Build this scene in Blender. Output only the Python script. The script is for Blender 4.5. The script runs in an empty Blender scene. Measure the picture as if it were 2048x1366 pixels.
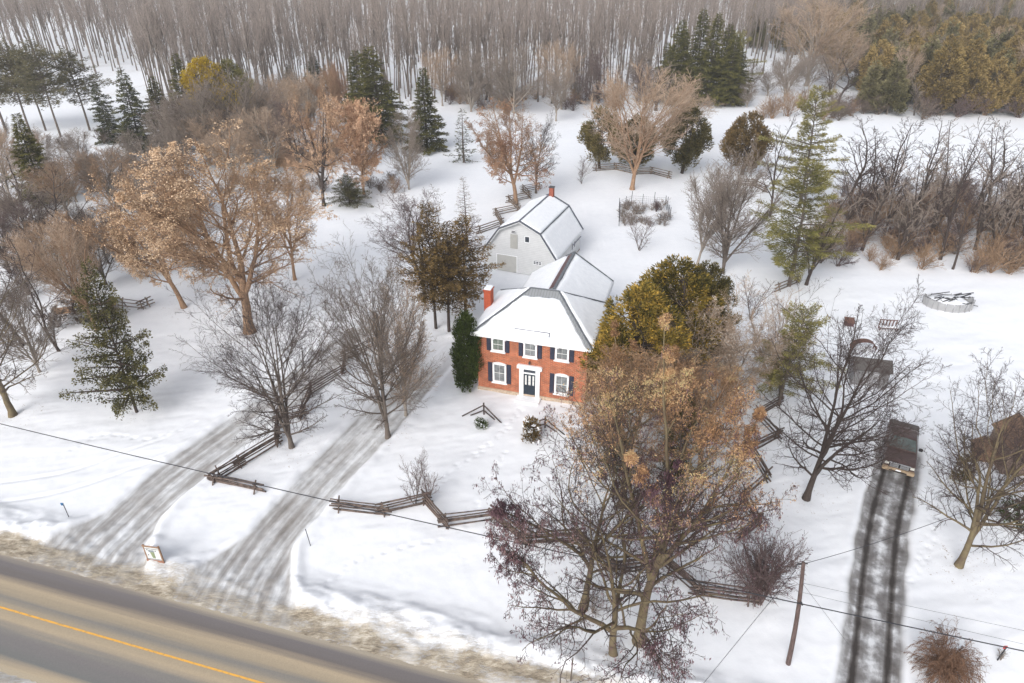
import bpy, bmesh, math, random
import numpy as np
from mathutils import Vector, Matrix
SC=bpy.context.scene
COL=SC.collection
R=math.radians
TH=R(30); FPX=1365.0; CH=32.0
def P(px,py,z=0.0):
    """world point at height z seen at photo position (px,py); used to survey where things stand"""
    u=(px-1024)/FPX; v=(py-683)/FPX
    d=(u,math.cos(TH)-v*math.sin(TH),-math.sin(TH)-v*math.cos(TH))
    t=(z-CH)/d[2]
    return (d[0]*t,d[1]*t)
def HZ(bx,by,ty):
    b=P(bx,by); v=(ty-683)/FPX
    return CH+(-math.sin(TH)-v*math.cos(TH))*b[1]/(math.cos(TH)-v*math.sin(TH))
def WM(bx,by,wpx):
    """metres for wpx photo pixels at the ground point"""
    b=P(bx,by); depth=b[1]*math.cos(TH)+CH*math.sin(TH)
    return wpx*depth/FPX
# ---------- noise ----------
class VN:
    def __init__(s,seed,n=256):
        r=np.random.RandomState(seed); s.n=n; s.g=r.rand(n,n)
    def __call__(s,x,y):
        x=np.asarray(x,float);y=np.asarray(y,float)
        xi=np.floor(x).astype(int);yi=np.floor(y).astype(int)
        fx=x-xi;fy=y-yi
        fx=fx*fx*(3-2*fx);fy=fy*fy*(3-2*fy)
        n=s.n;g=s.g
        a=g[xi%n,yi%n];b=g[(xi+1)%n,yi%n];c=g[xi%n,(yi+1)%n];d=g[(xi+1)%n,(yi+1)%n]
        return (a*(1-fx)+b*fx)*(1-fy)+(c*(1-fx)+d*fx)*fy
_vn=VN(7)
def fbm(x,y,o=4,gain=.5):
    s=0;a=1;t=0
    for i in range(o):
        s=s+a*_vn(x*2**i+17.3*i,y*2**i+5.1*i);t+=a;a*=gain
    return s/t
def sstep(a,b,x):
    t=np.clip((x-a)/(b-a),0,1);return t*t*(3-2*t)
# ---------- tagging ----------
def tag(o,label=None,cat=None,group=None,kind=None):
    if label:o['label']=label
    if cat:o['category']=cat
    if group:o['group']=group
    if kind:o['kind']=kind
    return o
def empty(name,loc=(0,0,0),rz=0,label=None,cat=None,group=None):
    o=bpy.data.objects.new(name,None);COL.objects.link(o)
    o.empty_display_size=.2
    o.location=loc;o.rotation_euler=(0,0,rz)
    return tag(o,label,cat,group)
def link(name,me,parent=None):
    o=bpy.data.objects.new(name,me);COL.objects.link(o)
    if parent is not None:o.parent=parent
    return o
def mesh_np(name,V,quads=None,tris=None,mats=(),mi=None,smooth=True,attrs=None):
    me=bpy.data.meshes.new(name)
    V=np.asarray(V,np.float32).reshape(-1,3)
    me.vertices.add(len(V));me.vertices.foreach_set('co',V.ravel())
    loops=[];starts=[];tot=[];c=0
    if quads is not None and len(quads):
        q=np.asarray(quads,np.int32).reshape(-1,4);loops.append(q.ravel())
        starts.append(np.arange(len(q))*4);tot.append(np.full(len(q),4));c=len(q)*4
    if tris is not None and len(tris):
        t=np.asarray(tris,np.int32).reshape(-1,3);loops.append(t.ravel())
        starts.append(c+np.arange(len(t))*3);tot.append(np.full(len(t),3))
    lo=np.concatenate(loops).astype(np.int32);st=np.concatenate(starts).astype(np.int32);tt=np.concatenate(tot).astype(np.int32)
    me.loops.add(len(lo));me.loops.foreach_set('vertex_index',lo)
    me.polygons.add(len(st));me.polygons.foreach_set('loop_start',st);me.polygons.foreach_set('loop_total',tt)
    if mi is not None:me.polygons.foreach_set('material_index',np.asarray(mi,np.int32))
    me.polygons.foreach_set('use_smooth',np.full(len(st),bool(smooth)))
    for m in mats:me.materials.append(m)
    if attrs:
        for k,a in attrs.items():
            at=me.attributes.new(k,'FLOAT','POINT');at.data.foreach_set('value',np.asarray(a,np.float32))
    me.update(calc_edges=True);me.validate() if False else None
    return me
# ---------- small solid builder ----------
class MB:
    """collects boxes, bars, tubes and polygons into one mesh with metre-scaled box UVs"""
    def __init__(s):s.v=[];s.f=[];s.m=[]
    def add(s,vs,fs,m=0):
        b=len(s.v);s.v+=[tuple(map(float,v)) for v in vs];s.f+=[tuple(i+b for i in f) for f in fs];s.m+=[m]*len(fs);return s
    def box(s,x0,x1,y0,y1,z0,z1,m=0):
        return s.add([(x0,y0,z0),(x1,y0,z0),(x1,y1,z0),(x0,y1,z0),(x0,y0,z1),(x1,y0,z1),(x1,y1,z1),(x0,y1,z1)],
          [(0,3,2,1),(4,5,6,7),(0,1,5,4),(1,2,6,5),(2,3,7,6),(3,0,4,7)],m)
    def bar(s,a,b,w,h=None,m=0,up=(0,0,1),k=4,tw=1.0,r0=None,r1=None):
        a=Vector(a);b=Vector(b);d=(b-a).normalized()
        u=d.cross(Vector(up))
        if u.length<1e-3:u=d.cross(Vector((1,0,0)))
        u.normalize();v=u.cross(d).normalized();h=h or w
        if k==4:
            pr=[(-w/2,-h/2),(w/2,-h/2),(w/2,h/2),(-w/2,h/2)]
        else:
            pr=[(w/2*math.cos(2*math.pi*i/k),h/2*math.sin(2*math.pi*i/k)) for i in range(k)]
        vs=[tuple(a+u*p+v*q) for p,q in pr]+[tuple(b+u*p*tw+v*q*tw) for p,q in pr]
        fs=[(i,(i+1)%k,k+(i+1)%k,k+i) for i in range(k)]+[tuple(range(k))[::-1],tuple(range(k,2*k))]
        return s.add(vs,fs,m)
    def poly(s,pts,th,nrm=None,m=0):
        """thick polygon: pts in order, thickness down along the normal"""
        p=[Vector(q) for q in pts]
        n=Vector(nrm) if nrm else (p[1]-p[0]).cross(p[2]-p[0]).normalized()
        k=len(p);vs=[tuple(q) for q in p]+[tuple(q-n*th) for q in p]
        fs=[tuple(range(k)),tuple(range(2*k-1,k-1,-1))]+[(i,k+i,k+(i+1)%k,(i+1)%k) for i in range(k)]
        return s.add(vs,fs,m)
    def lathe(s,prof,c=(0,0,0),k=16,m=0):
        vs=[];
        for r,z in prof:
            for i in range(k):
                a=2*math.pi*i/k;vs.append((c[0]+r*math.cos(a),c[1]+r*math.sin(a),c[2]+z))
        fs=[]
        for j in range(len(prof)-1):
            for i in range(k):
                fs.append((j*k+i,j*k+(i+1)%k,(j+1)*k+(i+1)%k,(j+1)*k+i))
        fs.append(tuple(range(k))[::-1]);fs.append(tuple((len(prof)-1)*k+i for i in range(k)))
        return s.add(vs,fs,m)
    def build(s,name,mats,parent=None,smooth=False,bevel=0):
        if not isinstance(mats,(list,tuple)):mats=[mats]
        me=bpy.data.meshes.new(name);me.from_pydata(s.v,[],s.f)
        for m in mats:me.materials.append(m)
        me.polygons.foreach_set('material_index',s.m)
        bm=bmesh.new();bm.from_mesh(me);bmesh.ops.recalc_face_normals(bm,faces=bm.faces)
        if bevel>0:
            bmesh.ops.bevel(bm,geom=list(bm.edges),offset=bevel,segments=2,affect='EDGES',clamp_overlap=True)
        uvl=bm.loops.layers.uv.new('UVMap')
        for f in bm.faces:
            n=f.normal;ax=max(range(3),key=lambda i:abs(n[i]));f.smooth=smooth
            for l in f.loops:
                c=l.vert.co
                l[uvl].uv=(c.y,c.z) if ax==0 else ((c.x,c.z) if ax==1 else (c.x,c.y))
        bm.to_mesh(me);bm.free()
        return link(name,me,parent)
# ---------- materials ----------
M={}
def nmat(name):
    m=bpy.data.materials.new(name);m.use_nodes=True;nt=m.node_tree
    b=nt.nodes['Principled BSDF'];M[name]=m
    return m,nt,b
def N(nt,t,**k):
    n=nt.nodes.new(t)
    for a,v in k.items():setattr(n,a,v)
    return n
def setv(n,**k):
    for a,v in k.items():n.inputs[a.replace('_',' ')].default_value=v
def ramp(nt,fac,stops):
    r=nt.nodes.new('ShaderNodeValToRGB');e=r.color_ramp.elements
    while len(e)<len(stops):e.new(.5)
    for i,(p,c) in enumerate(stops):
        e[i].position=p;e[i].color=(*c,1) if len(c)==3 else c
    nt.links.new(fac,r.inputs['Fac']);return r.outputs['Color']
def simple(name,col,rough=.7,var=.25,scale=6,bump=.0,metal=0,col2=None,coord='Object',spec=.3,stretch=None):
    m,nt,b=nmat(name);L=nt.links
    tc=N(nt,'ShaderNodeTexCoord')
    src=tc.outputs[coord]
    if stretch:
        mp=N(nt,'ShaderNodeMapping');mp.inputs['Scale'].default_value=stretch;L.new(src,mp.inputs['Vector']);src=mp.outputs['Vector']
    nz=N(nt,'ShaderNodeTexNoise');setv(nz,Scale=scale,Detail=5.0,Roughness=.6);L.new(src,nz.inputs['Vector'])
    c1=tuple(c*(1-var) for c in col);c2=col2 or tuple(min(1,c*(1+var)) for c in col)
    L.new(ramp(nt,nz.outputs['Fac'],[(.3,c1),(.7,c2)]),b.inputs['Base Color'])
    b.inputs['Roughness'].default_value=rough;b.inputs['Metallic'].default_value=metal
    b.inputs['Specular IOR Level'].default_value=spec
    if bump:
        bp=N(nt,'ShaderNodeBump');setv(bp,Strength=bump,Distance=.05);L.new(nz.outputs['Fac'],bp.inputs['Height']);L.new(bp.outputs['Normal'],b.inputs['Normal'])
    return m
def leafmat(name,stops,rough=.75,trans=0.0):
    """leaf / needle colour from the per-leaf tone attribute"""
    m,nt,b=nmat(name)
    at=N(nt,'ShaderNodeAttribute');at.attribute_name='tone'
    oi=N(nt,'ShaderNodeObjectInfo')
    ma=N(nt,'ShaderNodeMath',operation='MULTIPLY_ADD');nt.links.new(oi.outputs['Random'],ma.inputs[0]);ma.inputs[1].default_value=.24
    sb=N(nt,'ShaderNodeMath',operation='SUBTRACT');nt.links.new(at.outputs['Fac'],sb.inputs[0]);sb.inputs[1].default_value=.12
    nt.links.new(sb.outputs[0],ma.inputs[2])
    nt.links.new(ramp(nt,ma.outputs[0],stops),b.inputs['Base Color'])
    b.inputs['Roughness'].default_value=rough;b.inputs['Specular IOR Level'].default_value=.15
    return m
SNOWC=(.86,.875,.90)
def snowmat():
    m,nt,b=nmat('roof_snow');L=nt.links
    tc=N(nt,'ShaderNodeTexCoord')
    nz=N(nt,'ShaderNodeTexNoise');setv(nz,Scale=2.5,Detail=6.0,Roughness=.55);L.new(tc.outputs['Object'],nz.inputs['Vector'])
    L.new(ramp(nt,nz.outputs['Fac'],[(.3,(.82,.835,.865)),(.7,(.9,.91,.93))]),b.inputs['Base Color'])
    b.inputs['Roughness'].default_value=.6;b.inputs['Specular IOR Level'].default_value=.2
    bp=N(nt,'ShaderNodeBump');setv(bp,Strength=.25,Distance=.1);L.new(nz.outputs['Fac'],bp.inputs['Height']);L.new(bp.outputs['Normal'],b.inputs['Normal'])
snowmat()
simple('bark_grey',(.125,.102,.086),.9,.35,4,.3,stretch=(3,3,.6))
simple('bark_dark',(.06,.046,.04),.9,.4,4,.3,stretch=(3,3,.6))
simple('bark_tan',(.30,.19,.12),.9,.35,5,.3,stretch=(3,3,.6))
simple('bark_moss',(.16,.115,.082),.9,.35,1.4,.3,col2=(.19,.155,.085))
simple('bark_pale',(.30,.26,.22),.9,.25,4,.2,stretch=(3,3,.6))
simple('twig_grey',(.155,.125,.105),.9,.3,1.5)
simple('twig_dark',(.066,.047,.043),.9,.3,1.5)
simple('twig_mauve',(.14,.10,.095),.9,.3,1.5)
simple('twig_brown',(.31,.205,.13),.9,.3,1.5)
simple('twig_tan',(.42,.31,.225),.9,.3,1.5)
simple('twig_rust',(.19,.11,.07),.9,.3,1.5)
simple('twig_mid',(.25,.205,.172),.9,.3,1.5)
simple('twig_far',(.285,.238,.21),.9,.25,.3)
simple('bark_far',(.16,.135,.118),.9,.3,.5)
leafmat('leaf_tan',[(0,(.30,.18,.11)),(.5,(.58,.40,.25)),(1,(.82,.63,.45))])
leafmat('leaf_russet',[(0,(.16,.075,.055)),(.5,(.33,.185,.12)),(1,(.5,.32,.2))])
leafmat('leaf_beech',[(0,(.30,.16,.10)),(.5,(.60,.39,.25)),(1,(.80,.56,.38))])
leafmat('pod_purple',[(0,(.07,.035,.05)),(.6,(.15,.085,.10)),(1,(.26,.17,.16))])
leafmat('seed_brown',[(0,(.14,.075,.04)),(.35,(.36,.205,.105)),(.7,(.56,.35,.19)),(1,(.50,.42,.21))])
leafmat('seed_pale',[(0,(.2,.16,.12)),(.5,(.4,.34,.28)),(1,(.7,.62,.55))])
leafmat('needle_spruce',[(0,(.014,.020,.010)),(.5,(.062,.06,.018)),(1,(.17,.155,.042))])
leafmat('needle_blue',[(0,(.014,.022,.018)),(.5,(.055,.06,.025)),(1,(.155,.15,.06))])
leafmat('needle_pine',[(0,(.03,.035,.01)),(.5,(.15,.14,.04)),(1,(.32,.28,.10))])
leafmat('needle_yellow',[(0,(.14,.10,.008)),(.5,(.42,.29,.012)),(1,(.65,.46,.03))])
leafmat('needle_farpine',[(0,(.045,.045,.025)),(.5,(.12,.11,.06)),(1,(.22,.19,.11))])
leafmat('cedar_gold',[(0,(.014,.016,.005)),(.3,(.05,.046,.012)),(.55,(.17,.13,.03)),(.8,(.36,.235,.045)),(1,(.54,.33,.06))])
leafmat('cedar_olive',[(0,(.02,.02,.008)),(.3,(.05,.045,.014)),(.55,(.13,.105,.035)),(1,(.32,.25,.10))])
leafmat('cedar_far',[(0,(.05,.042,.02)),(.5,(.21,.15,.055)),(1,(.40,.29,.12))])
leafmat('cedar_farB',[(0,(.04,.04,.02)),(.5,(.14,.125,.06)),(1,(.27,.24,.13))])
leafmat('juniper',[(0,(.015,.018,.008)),(.5,(.065,.062,.024)),(1,(.18,.16,.06))])
leafmat('juniper_rust',[(0,(.025,.018,.008)),(.5,(.11,.075,.03)),(1,(.28,.18,.07))])
leafmat('hedge_green',[(0,(.012,.02,.006)),(.5,(.045,.065,.014)),(1,(.11,.14,.03))])
leafmat('brush_brown',[(0,(.09,.06,.045)),(.5,(.20,.14,.10)),(1,(.32,.24,.18))])
leafmat('snow_clump',[(0,(.78,.8,.84)),(1,(.9,.91,.93))])
# ================= ground =================
RA=np.array(P(0,1215));RB=np.array(P(520,1366));RE=(RB-RA)/np.linalg.norm(RB-RA);RN=np.array([-RE[1],RE[0]])
def rd(x,y):
    return (x-RA[0])*RE[0]+(y-RA[1])*RE[1],(x-RA[0])*RN[0]+(y-RA[1])*RN[1]
def resamp(pts,n=80):
    p=np.array(pts,float)
    # catmull-rom
    q=[];m=len(p)
    for i in range(m-1):
        p0=p[max(i-1,0)];p1=p[i];p2=p[i+1];p3=p[min(i+2,m-1)]
        for t in np.linspace(0,1,14,endpoint=False):
            q.append(.5*((2*p1)+(-p0+p2)*t+(2*p0-5*p1+4*p2-p3)*t*t+(-p0+3*p1-3*p2+p3)*t**3))
    q.append(p[-1]);return np.array(q)
def polydist(X,Y,pts):
    """signed distance across, arclength along, for every grid point"""
    best=np.full(X.shape,1e9);al=np.zeros(X.shape);ac=np.zeros(X.shape);s0=0
    for a,b in zip(pts[:-1],pts[1:]):
        d=b-a;L=np.hypot(*d)
        if L<1e-6:continue
        d=d/L;rx=X-a[0];ry=Y-a[1]
        t=np.clip(rx*d[0]+ry*d[1],0,L);cx=rx-d[0]*t;cy=ry-d[1]*t
        D=np.hypot(cx,cy);k=D<best
        best=np.where(k,D,best);al=np.where(k,s0+t,al);ac=np.where(k,np.sign(d[0]*ry-d[1]*rx)*D,ac)
        s0+=L
    return ac,al
PATHS={
 'left':dict(px=[(150,1165),(215,1085),(300,1000),(375,938),(450,882),(540,818),(620,758),(700,690),(790,630)],w=1.75,L=26),
 'mid':dict(px=[(455,1240),(490,1160),(545,1075),(625,985),(700,905),(760,842),(815,785),(870,725),(900,690)],w=1.6,L=20),
 'right':dict(px=[(1722,1420),(1738,1366),(1752,1200),(1768,1050),(1792,945),(1800,870),(1795,800),(1775,760)],w=1.38,L=24),
}
for k,v in PATHS.items():v['pts']=resamp([P(*q) for q in v['px']])
TRACKS=[resamp([P(*q) for q in c]) for c in ([(-40,970),(120,948),(230,912),(330,878),(390,845)],[(-40,1012),(120,985),(260,940),(370,898),(440,858)],
   [(1640,590),(1780,600),(1900,640),(2060,680)])]
TRAILS=[resamp([P(*q) for q in c]) for c in ([(1052,806),(1010,860),(960,905),(900,950),(870,985)],[(1790,840),(1740,800),(1660,760),(1600,740)],[(925,1060),(960,1000),(985,950),(1010,900)],
  [(150,900),(210,870),(290,880),(360,860)],[(1230,470),(1180,520),(1230,560)],[(1870,1010),(1860,1090),(1800,1190)],[(1640,620),(1720,640),(1850,600)],[(640,1190),(700,1130),(790,1100),(880,1080)])]
LITTER=[(368,615,5),(500,665,7),(583,893,5),(776,874,4.5),(1278,1283,6),(1166,1216,5.5),(1227,1311,5),(1612,999,4.5),(1917,1132,4.5),(274,825,3.5),(1243,1012,4),(1393,962,4),(1031,407,7),(1264,380,5),(936,778,2),(880,655,5),(1300,800,6),(25,830,5),(1445,545,5),(1515,1205,2.5),(728,388,6),(648,412,6)]
DIRT0=3.0
def ground_z(X,Y,detail=True):
    """height of the snow and everything that shaped it"""
    X=np.asarray(X,float);Y=np.asarray(Y,float)
    s,d=rd(X,Y)
    z=(fbm(X*.035,Y*.035,3)-.5)*.5*sstep(7,16,np.abs(d))
    z=z+(fbm(X*.25+40,Y*.25,3)-.5)*.12*sstep(5,9,np.abs(d))
    z=z*(1-.0*X)
    return z
def build_ground():
    def axis(lo,hi,step,l2,h2,g):
        c=list(np.arange(lo,hi,step));x=hi;st=step
        while x<h2:
            c.append(x);st=min(st*g,12);x+=st
        c.append(h2);x=lo;st=step;o=[]
        while x>l2:
            st=min(st*g,12);x-=st;o.append(x)
        return np.array(o[::-1]+c)
    xs=axis(-38,40,.15,-900,900,1.06);ys=axis(17,52,.13,10,1300,1.03)
    X,Y=np.meshgrid(xs,ys);s,d=rd(X,Y)
    Z=ground_z(X,Y)
    n1=fbm(X*.9,Y*.9,4);n2=fbm(X*3.1+9,Y*3.1,3);n3=fbm(s*.25+3,d*1.2,3)
    ad=np.abs(d)
    # slush and dirt thrown beside the road
    wid=2.5+.9*(fbm(s*.12+5,s*0+3,3)-.3)
    dirt=(1-sstep(3.6,3.4+wid*.75,ad))*(.72+.75*(n1-.45))+(1-sstep(4.5,8.5,ad))*sstep(.48,.72,n3)*.36
    dirt=np.where(d<0,dirt*.6,dirt)
    # bank
    bank=.42*np.exp(-((ad-5.2-.9*(n3-.5))/1.15)**2)*(.55+.9*n1)
    lump=(n2-.5)*.24*np.exp(-((ad-4.5)/1.3)**2)+(n1-.5)*.22*np.exp(-((ad-4.9)/1.5)**2)
    sl=np.zeros(X.shape);al=np.zeros(X.shape);ac=np.zeros(X.shape);wet=np.zeros(X.shape);ids=np.zeros(X.shape,int);cut=np.zeros(X.shape)
    near=(Y<90)&(np.abs(X)<60)
    for i,(k,v) in enumerate(PATHS.items()):
        a=np.full(X.shape,99.);l=np.zeros(X.shape)
        a[near],l[near]=polydist(X[near],Y[near],v['pts'])
        w=v['w']+(0 if k=='right' else 2.1*(1-sstep(3.,9.,d)))+.35*(fbm(l*.5+i*9,l*0+i,3)-.5)
        m=1-sstep(w-.35,w+.5,np.abs(a))
        fade=1-sstep(v['L'],v['L']+16,l)
        if k=='right':fade=1-sstep(21,26,l)
        m2=m*fade
        k2=m2>sl
        sl=np.where(k2,m2,sl);al=np.where(k2,l+50*i,al);ac=np.where(k2,a,ac);ids=np.where(m2>.5,i+1,ids)
        wet=np.where(k2,(1.0 if k=='right' else .0)*m2,wet)
        cut=np.maximum(cut,m*(.6+.4*fade))
        # little banks ploughed to both sides, and wheel ruts
        if k!='right':
            Z+=.16*np.exp(-((np.abs(a)-w-.5)/.4)**2)*(.5+n1)*(1-sstep(30,45,l))*sstep(3.5,6,d)
        else:
            Z+=.07*np.exp(-((np.abs(a)-w-.35)/.3)**2)*(.5+n1)
        for o in (-.78,.78):
            Z-=.07*np.exp(-((a-o)/.17)**2)*(l<60)*(.6+.8*n1)
    bank*=1-.93*cut*(d>0);lump*=1-.55*cut
    Z+=bank+lump*sstep(3.05,3.7,ad)
    Z-=cut*.13*sstep(4,8,d);Z+=cut*(n2-.5)*.09*(sl>.2)
    for t in TRACKS:
        q=near
        a,l=polydist(X[q],Y[q],t)
        Z[q]-=.055*np.exp(-(a/.16)**2)-.02*np.exp(-((np.abs(a)-.32)/.12)**2)
    Z+=(fbm(X*1.4,Y*1.4,4)-.5)*.05*(Y<95)
    rot=(fbm(X*.22+Y*.12,Y*.75-X*.2,4)-.5)*.16*sstep(7,12,ad)*(1-sstep(90,140,Y));Z+=rot*(1-cut)
    # footprints
    fr=np.random.RandomState(4)
    for tr in TRAILS:
        seg=np.hypot(*np.diff(tr,axis=0).T);cs=np.concatenate([[0],np.cumsum(seg)])
        for k,q in enumerate(np.arange(0,cs[-1],.42)):
            x=np.interp(q,cs,tr[:,0])+(.15 if k%2 else -.15)+fr.randn()*.10;y=np.interp(q,cs,tr[:,1])+fr.randn()*.06
            i0,i1=np.searchsorted(xs,[x-.5,x+.5]);j0,j1=np.searchsorted(ys,[y-.5,y+.5])
            rr2=(X[j0:j1,i0:i1]-x)**2+(Y[j0:j1,i0:i1]-y)**2
            Z[j0:j1,i0:i1]+=-(.035+.045*fr.rand())*np.exp(-rr2/.02)+.008*np.exp(-(np.sqrt(rr2)-.28)**2/.008)
    spk=np.zeros(X.shape)
    for (lx,ly,lr) in LITTER:
        x,y=P(lx,ly);spk=np.maximum(spk,1-sstep(lr*.3,lr*1.15,np.hypot(X-x,Y-y)))
        # shallow melt bowl round the trunk
        Z-=.10*np.exp(-((X-x)**2+(Y-y)**2)/.35)
    spk=np.maximum(spk,.55*sstep(.52,.62,fbm(X*.07+30,Y*.07,3))*sstep(60,90,Y))
    # the bed under the asphalt lies below the road sheet
    Z=Z*sstep(3.0,3.5,ad)+(-.10)*(1-sstep(2.75,3.15+.25*(n2-.5)*2,ad))+.015*sstep(3.0,3.2,ad)
    dirt=np.clip(dirt,0,1)*(1-.25*cut)
    # trampled, brown undergrowth showing in the woods
    lit=sstep(.5,.75,fbm(X*.3+70,Y*.3,3))*sstep(155,175,Y)*.45
    ny,nx=X.shape;V=np.stack([X,Y,Z],-1).reshape(-1,3)
    idx=np.arange(ny*nx).reshape(ny,nx)
    Q=np.stack([idx[:-1,:-1],idx[:-1,1:],idx[1:,1:],idx[1:,:-1]],-1).reshape(-1,4)
    fid=ids[:-1,:-1].reshape(-1)
    at=dict(slush=sl,along=al,across=ac,wet=wet,dirt=dirt,litter=lit,roadd=ad,specks=spk)
    def sub(name,mask,label=None):
        q=Q[mask];u,inv=np.unique(q,return_inverse=True)
        me=mesh_np(name,V[u],inv.reshape(-1,4),mats=[M['ground_snow']],attrs={k:a.reshape(-1)[u] for k,a in at.items()})
        return tag(link(name,me),kind='structure')
    tag(sub('snow_ground',fid==0),'snow covered ground of lawns, fields and woodland floor')
    for i,l in ((1,'slushy snow driveway left of the rail fence by the big maple'),(2,'slushy grey driveway between the fence and the front lawn'),(3,'wet rutted driveway leading up to the pickup')):
        tag(sub('driveway',fid==i),l)
def groundmat():
    m,nt,b=nmat('ground_snow');L=nt.links
    def at(n):
        a=N(nt,'ShaderNodeAttribute');a.attribute_name=n;return a.outputs['Fac']
    def math_(op,a,b_=None,c=None,cl=False):
        x=N(nt,'ShaderNodeMath',operation=op);x.use_clamp=cl
        for i,q in enumerate((a,b_,c)):
            if q is None:continue
            if isinstance(q,(int,float)):x.inputs[i].default_value=q
            else:L.new(q,x.inputs[i])
        return x.outputs[0]
    def noise(vec,sc,det=5,ro=.6):
        n=N(nt,'ShaderNodeTexNoise');setv(n,Scale=sc,Detail=float(det),Roughness=ro);L.new(vec,n.inputs['Vector']);return n.outputs['Fac']
    def mix(f,a,b_):
        x=N(nt,'ShaderNodeMix',data_type='RGBA')
        L.new(f,x.inputs[0])
        for i,q in ((6,a),(7,b_)):
            if isinstance(q,tuple):x.inputs[i].default_value=(*q,1)
            else:L.new(q,x.inputs[i])
        return x.outputs[2]
    tc=N(nt,'ShaderNodeTexCoord');ob=tc.outputs['Object']
    big=noise(ob,.12,3);mid=noise(ob,1.3,5);fine=noise(ob,9,6,.7)
    snow=ramp(nt,math_('ADD',math_('MULTIPLY',big,.5),math_('MULTIPLY',mid,.5)),[(.3,(.80,.815,.85)),(.7,(.885,.895,.92))])
    # driveways: streaks run along them
    cx=N(nt,'ShaderNodeCombineXYZ');L.new(math_('MULTIPLY',at('along'),.055),cx.inputs[0]);L.new(math_('MULTIPLY',at('across'),1.05),cx.inputs[1])
    st=noise(cx.outputs[0],1.5,4,.5)
    cx2=N(nt,'ShaderNodeCombineXYZ');L.new(math_('MULTIPLY',at('along'),.42),cx2.inputs[0]);L.new(at('across'),cx2.inputs[1])
    blot=noise(cx2.outputs[0],.8,7,.68);blot2=noise(ob,.9,6,.6)
    ssum=math_('ADD',math_('MULTIPLY',st,.55),math_('MULTIPLY',blot,.45))
    ice=ramp(nt,ssum,[(.35,(.24,.22,.205)),(.45,(.37,.355,.345)),(.53,(.54,.54,.545)),(.62,(.77,.78,.80))])
    # rut darkness of the wet driveway
    aa=math_('ABSOLUTE',at('across'))
    rut=math_('SUBTRACT',1.0,math_('MULTIPLY',math_('ABSOLUTE',math_('SUBTRACT',aa,.78)),4.5),cl=True)
    wsum=math_('ADD',math_('MULTIPLY',st,.18),math_('ADD',math_('MULTIPLY',blot,.3),math_('MULTIPLY',blot2,.52)))
    wetc=ramp(nt,math_('ADD',math_('SUBTRACT',wsum,math_('MULTIPLY',rut,.26)),math_('MULTIPLY',math_('SUBTRACT',1.0,math_('MULTIPLY',aa,2.4),None,True),.075)),[(.30,(.05,.043,.040)),(.42,(.125,.115,.11)),(.51,(.22,.212,.212)),(.57,(.42,.42,.43)),(.63,(.68,.69,.71))])
    drv=mix(at('wet'),ice,wetc)
    sm=math_('ADD',at('slush'),math_('MULTIPLY',math_('SUBTRACT',st,.5),1.3))
    slf=math_('MULTIPLY',math_('SMOOTHSTEP' if False else 'MULTIPLY',sm,1.6,None,True),math_('MULTIPLY',at('slush'),1.6,None,True))
    col=mix(slf,snow,drv)
    # salt-and-sand dirt by the road
    s2=N(nt,'ShaderNodeMapping');s2.inputs['Rotation'].default_value=(0,0,R(15.8));s2.inputs['Scale'].default_value=(.55,1.6,1);L.new(ob,s2.inputs['Vector'])
    dn=noise(s2.outputs[0],1.2,7,.68);dn2=noise(s2.outputs[0],4.5,6,.75)
    dcol=ramp(nt,math_('ADD',math_('MULTIPLY',dn,.5),math_('MULTIPLY',dn2,.5)),[(.36,(.11,.088,.062)),(.45,(.26,.215,.16)),(.54,(.42,.365,.285)),(.66,(.66,.615,.55))])
    dm=math_('ADD',math_('MULTIPLY',at('dirt'),1.75),math_('MULTIPLY',math_('SUBTRACT',dn2,.52),2.2))
    dm=math_('MULTIPLY',math_('SUBTRACT',dm,.25,None),1.0,None,True)
    dm=math_('MULTIPLY',dm,math_('MULTIPLY',at('dirt'),3.0,None,True))
    col=mix(dm,col,dcol)
    lt=ramp(nt,mid,[(.45,(.8,.81,.83)),(.62,(.36,.28,.22))])
    col=mix(at('litter'),col,lt)
    sn=noise(ob,7.5,4,.75);sn2=noise(ob,2.2,3,.6)
    sf=math_('MULTIPLY',math_('SUBTRACT',math_('ADD',math_('MULTIPLY',sn,.7),math_('MULTIPLY',sn2,.3)),math_('SUBTRACT',.71,math_('MULTIPLY',at('specks'),.13))),14.0,None,True)
    sf=math_('MULTIPLY',sf,math_('MULTIPLY',at('specks'),.9,None,True))
    col=mix(sf,col,(.30,.22,.16))
    L.new(col,b.inputs['Base Color'])
    b.inputs['Roughness'].default_value=.62;b.inputs['Specular IOR Level'].default_value=.2
    h=math_('ADD',math_('MULTIPLY',mid,.25),math_('MULTIPLY',fine,.06))
    h=math_('ADD',h,math_('MULTIPLY',math_('MULTIPLY',dn2,at('dirt')),1.5))
    h=math_('ADD',h,math_('MULTIPLY',math_('MULTIPLY',st,at('slush')),.5))
    bp=N(nt,'ShaderNodeBump');setv(bp,Strength=.55,Distance=.12);L.new(h,bp.inputs['Height']);L.new(bp.outputs['Normal'],b.inputs['Normal'])
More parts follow.
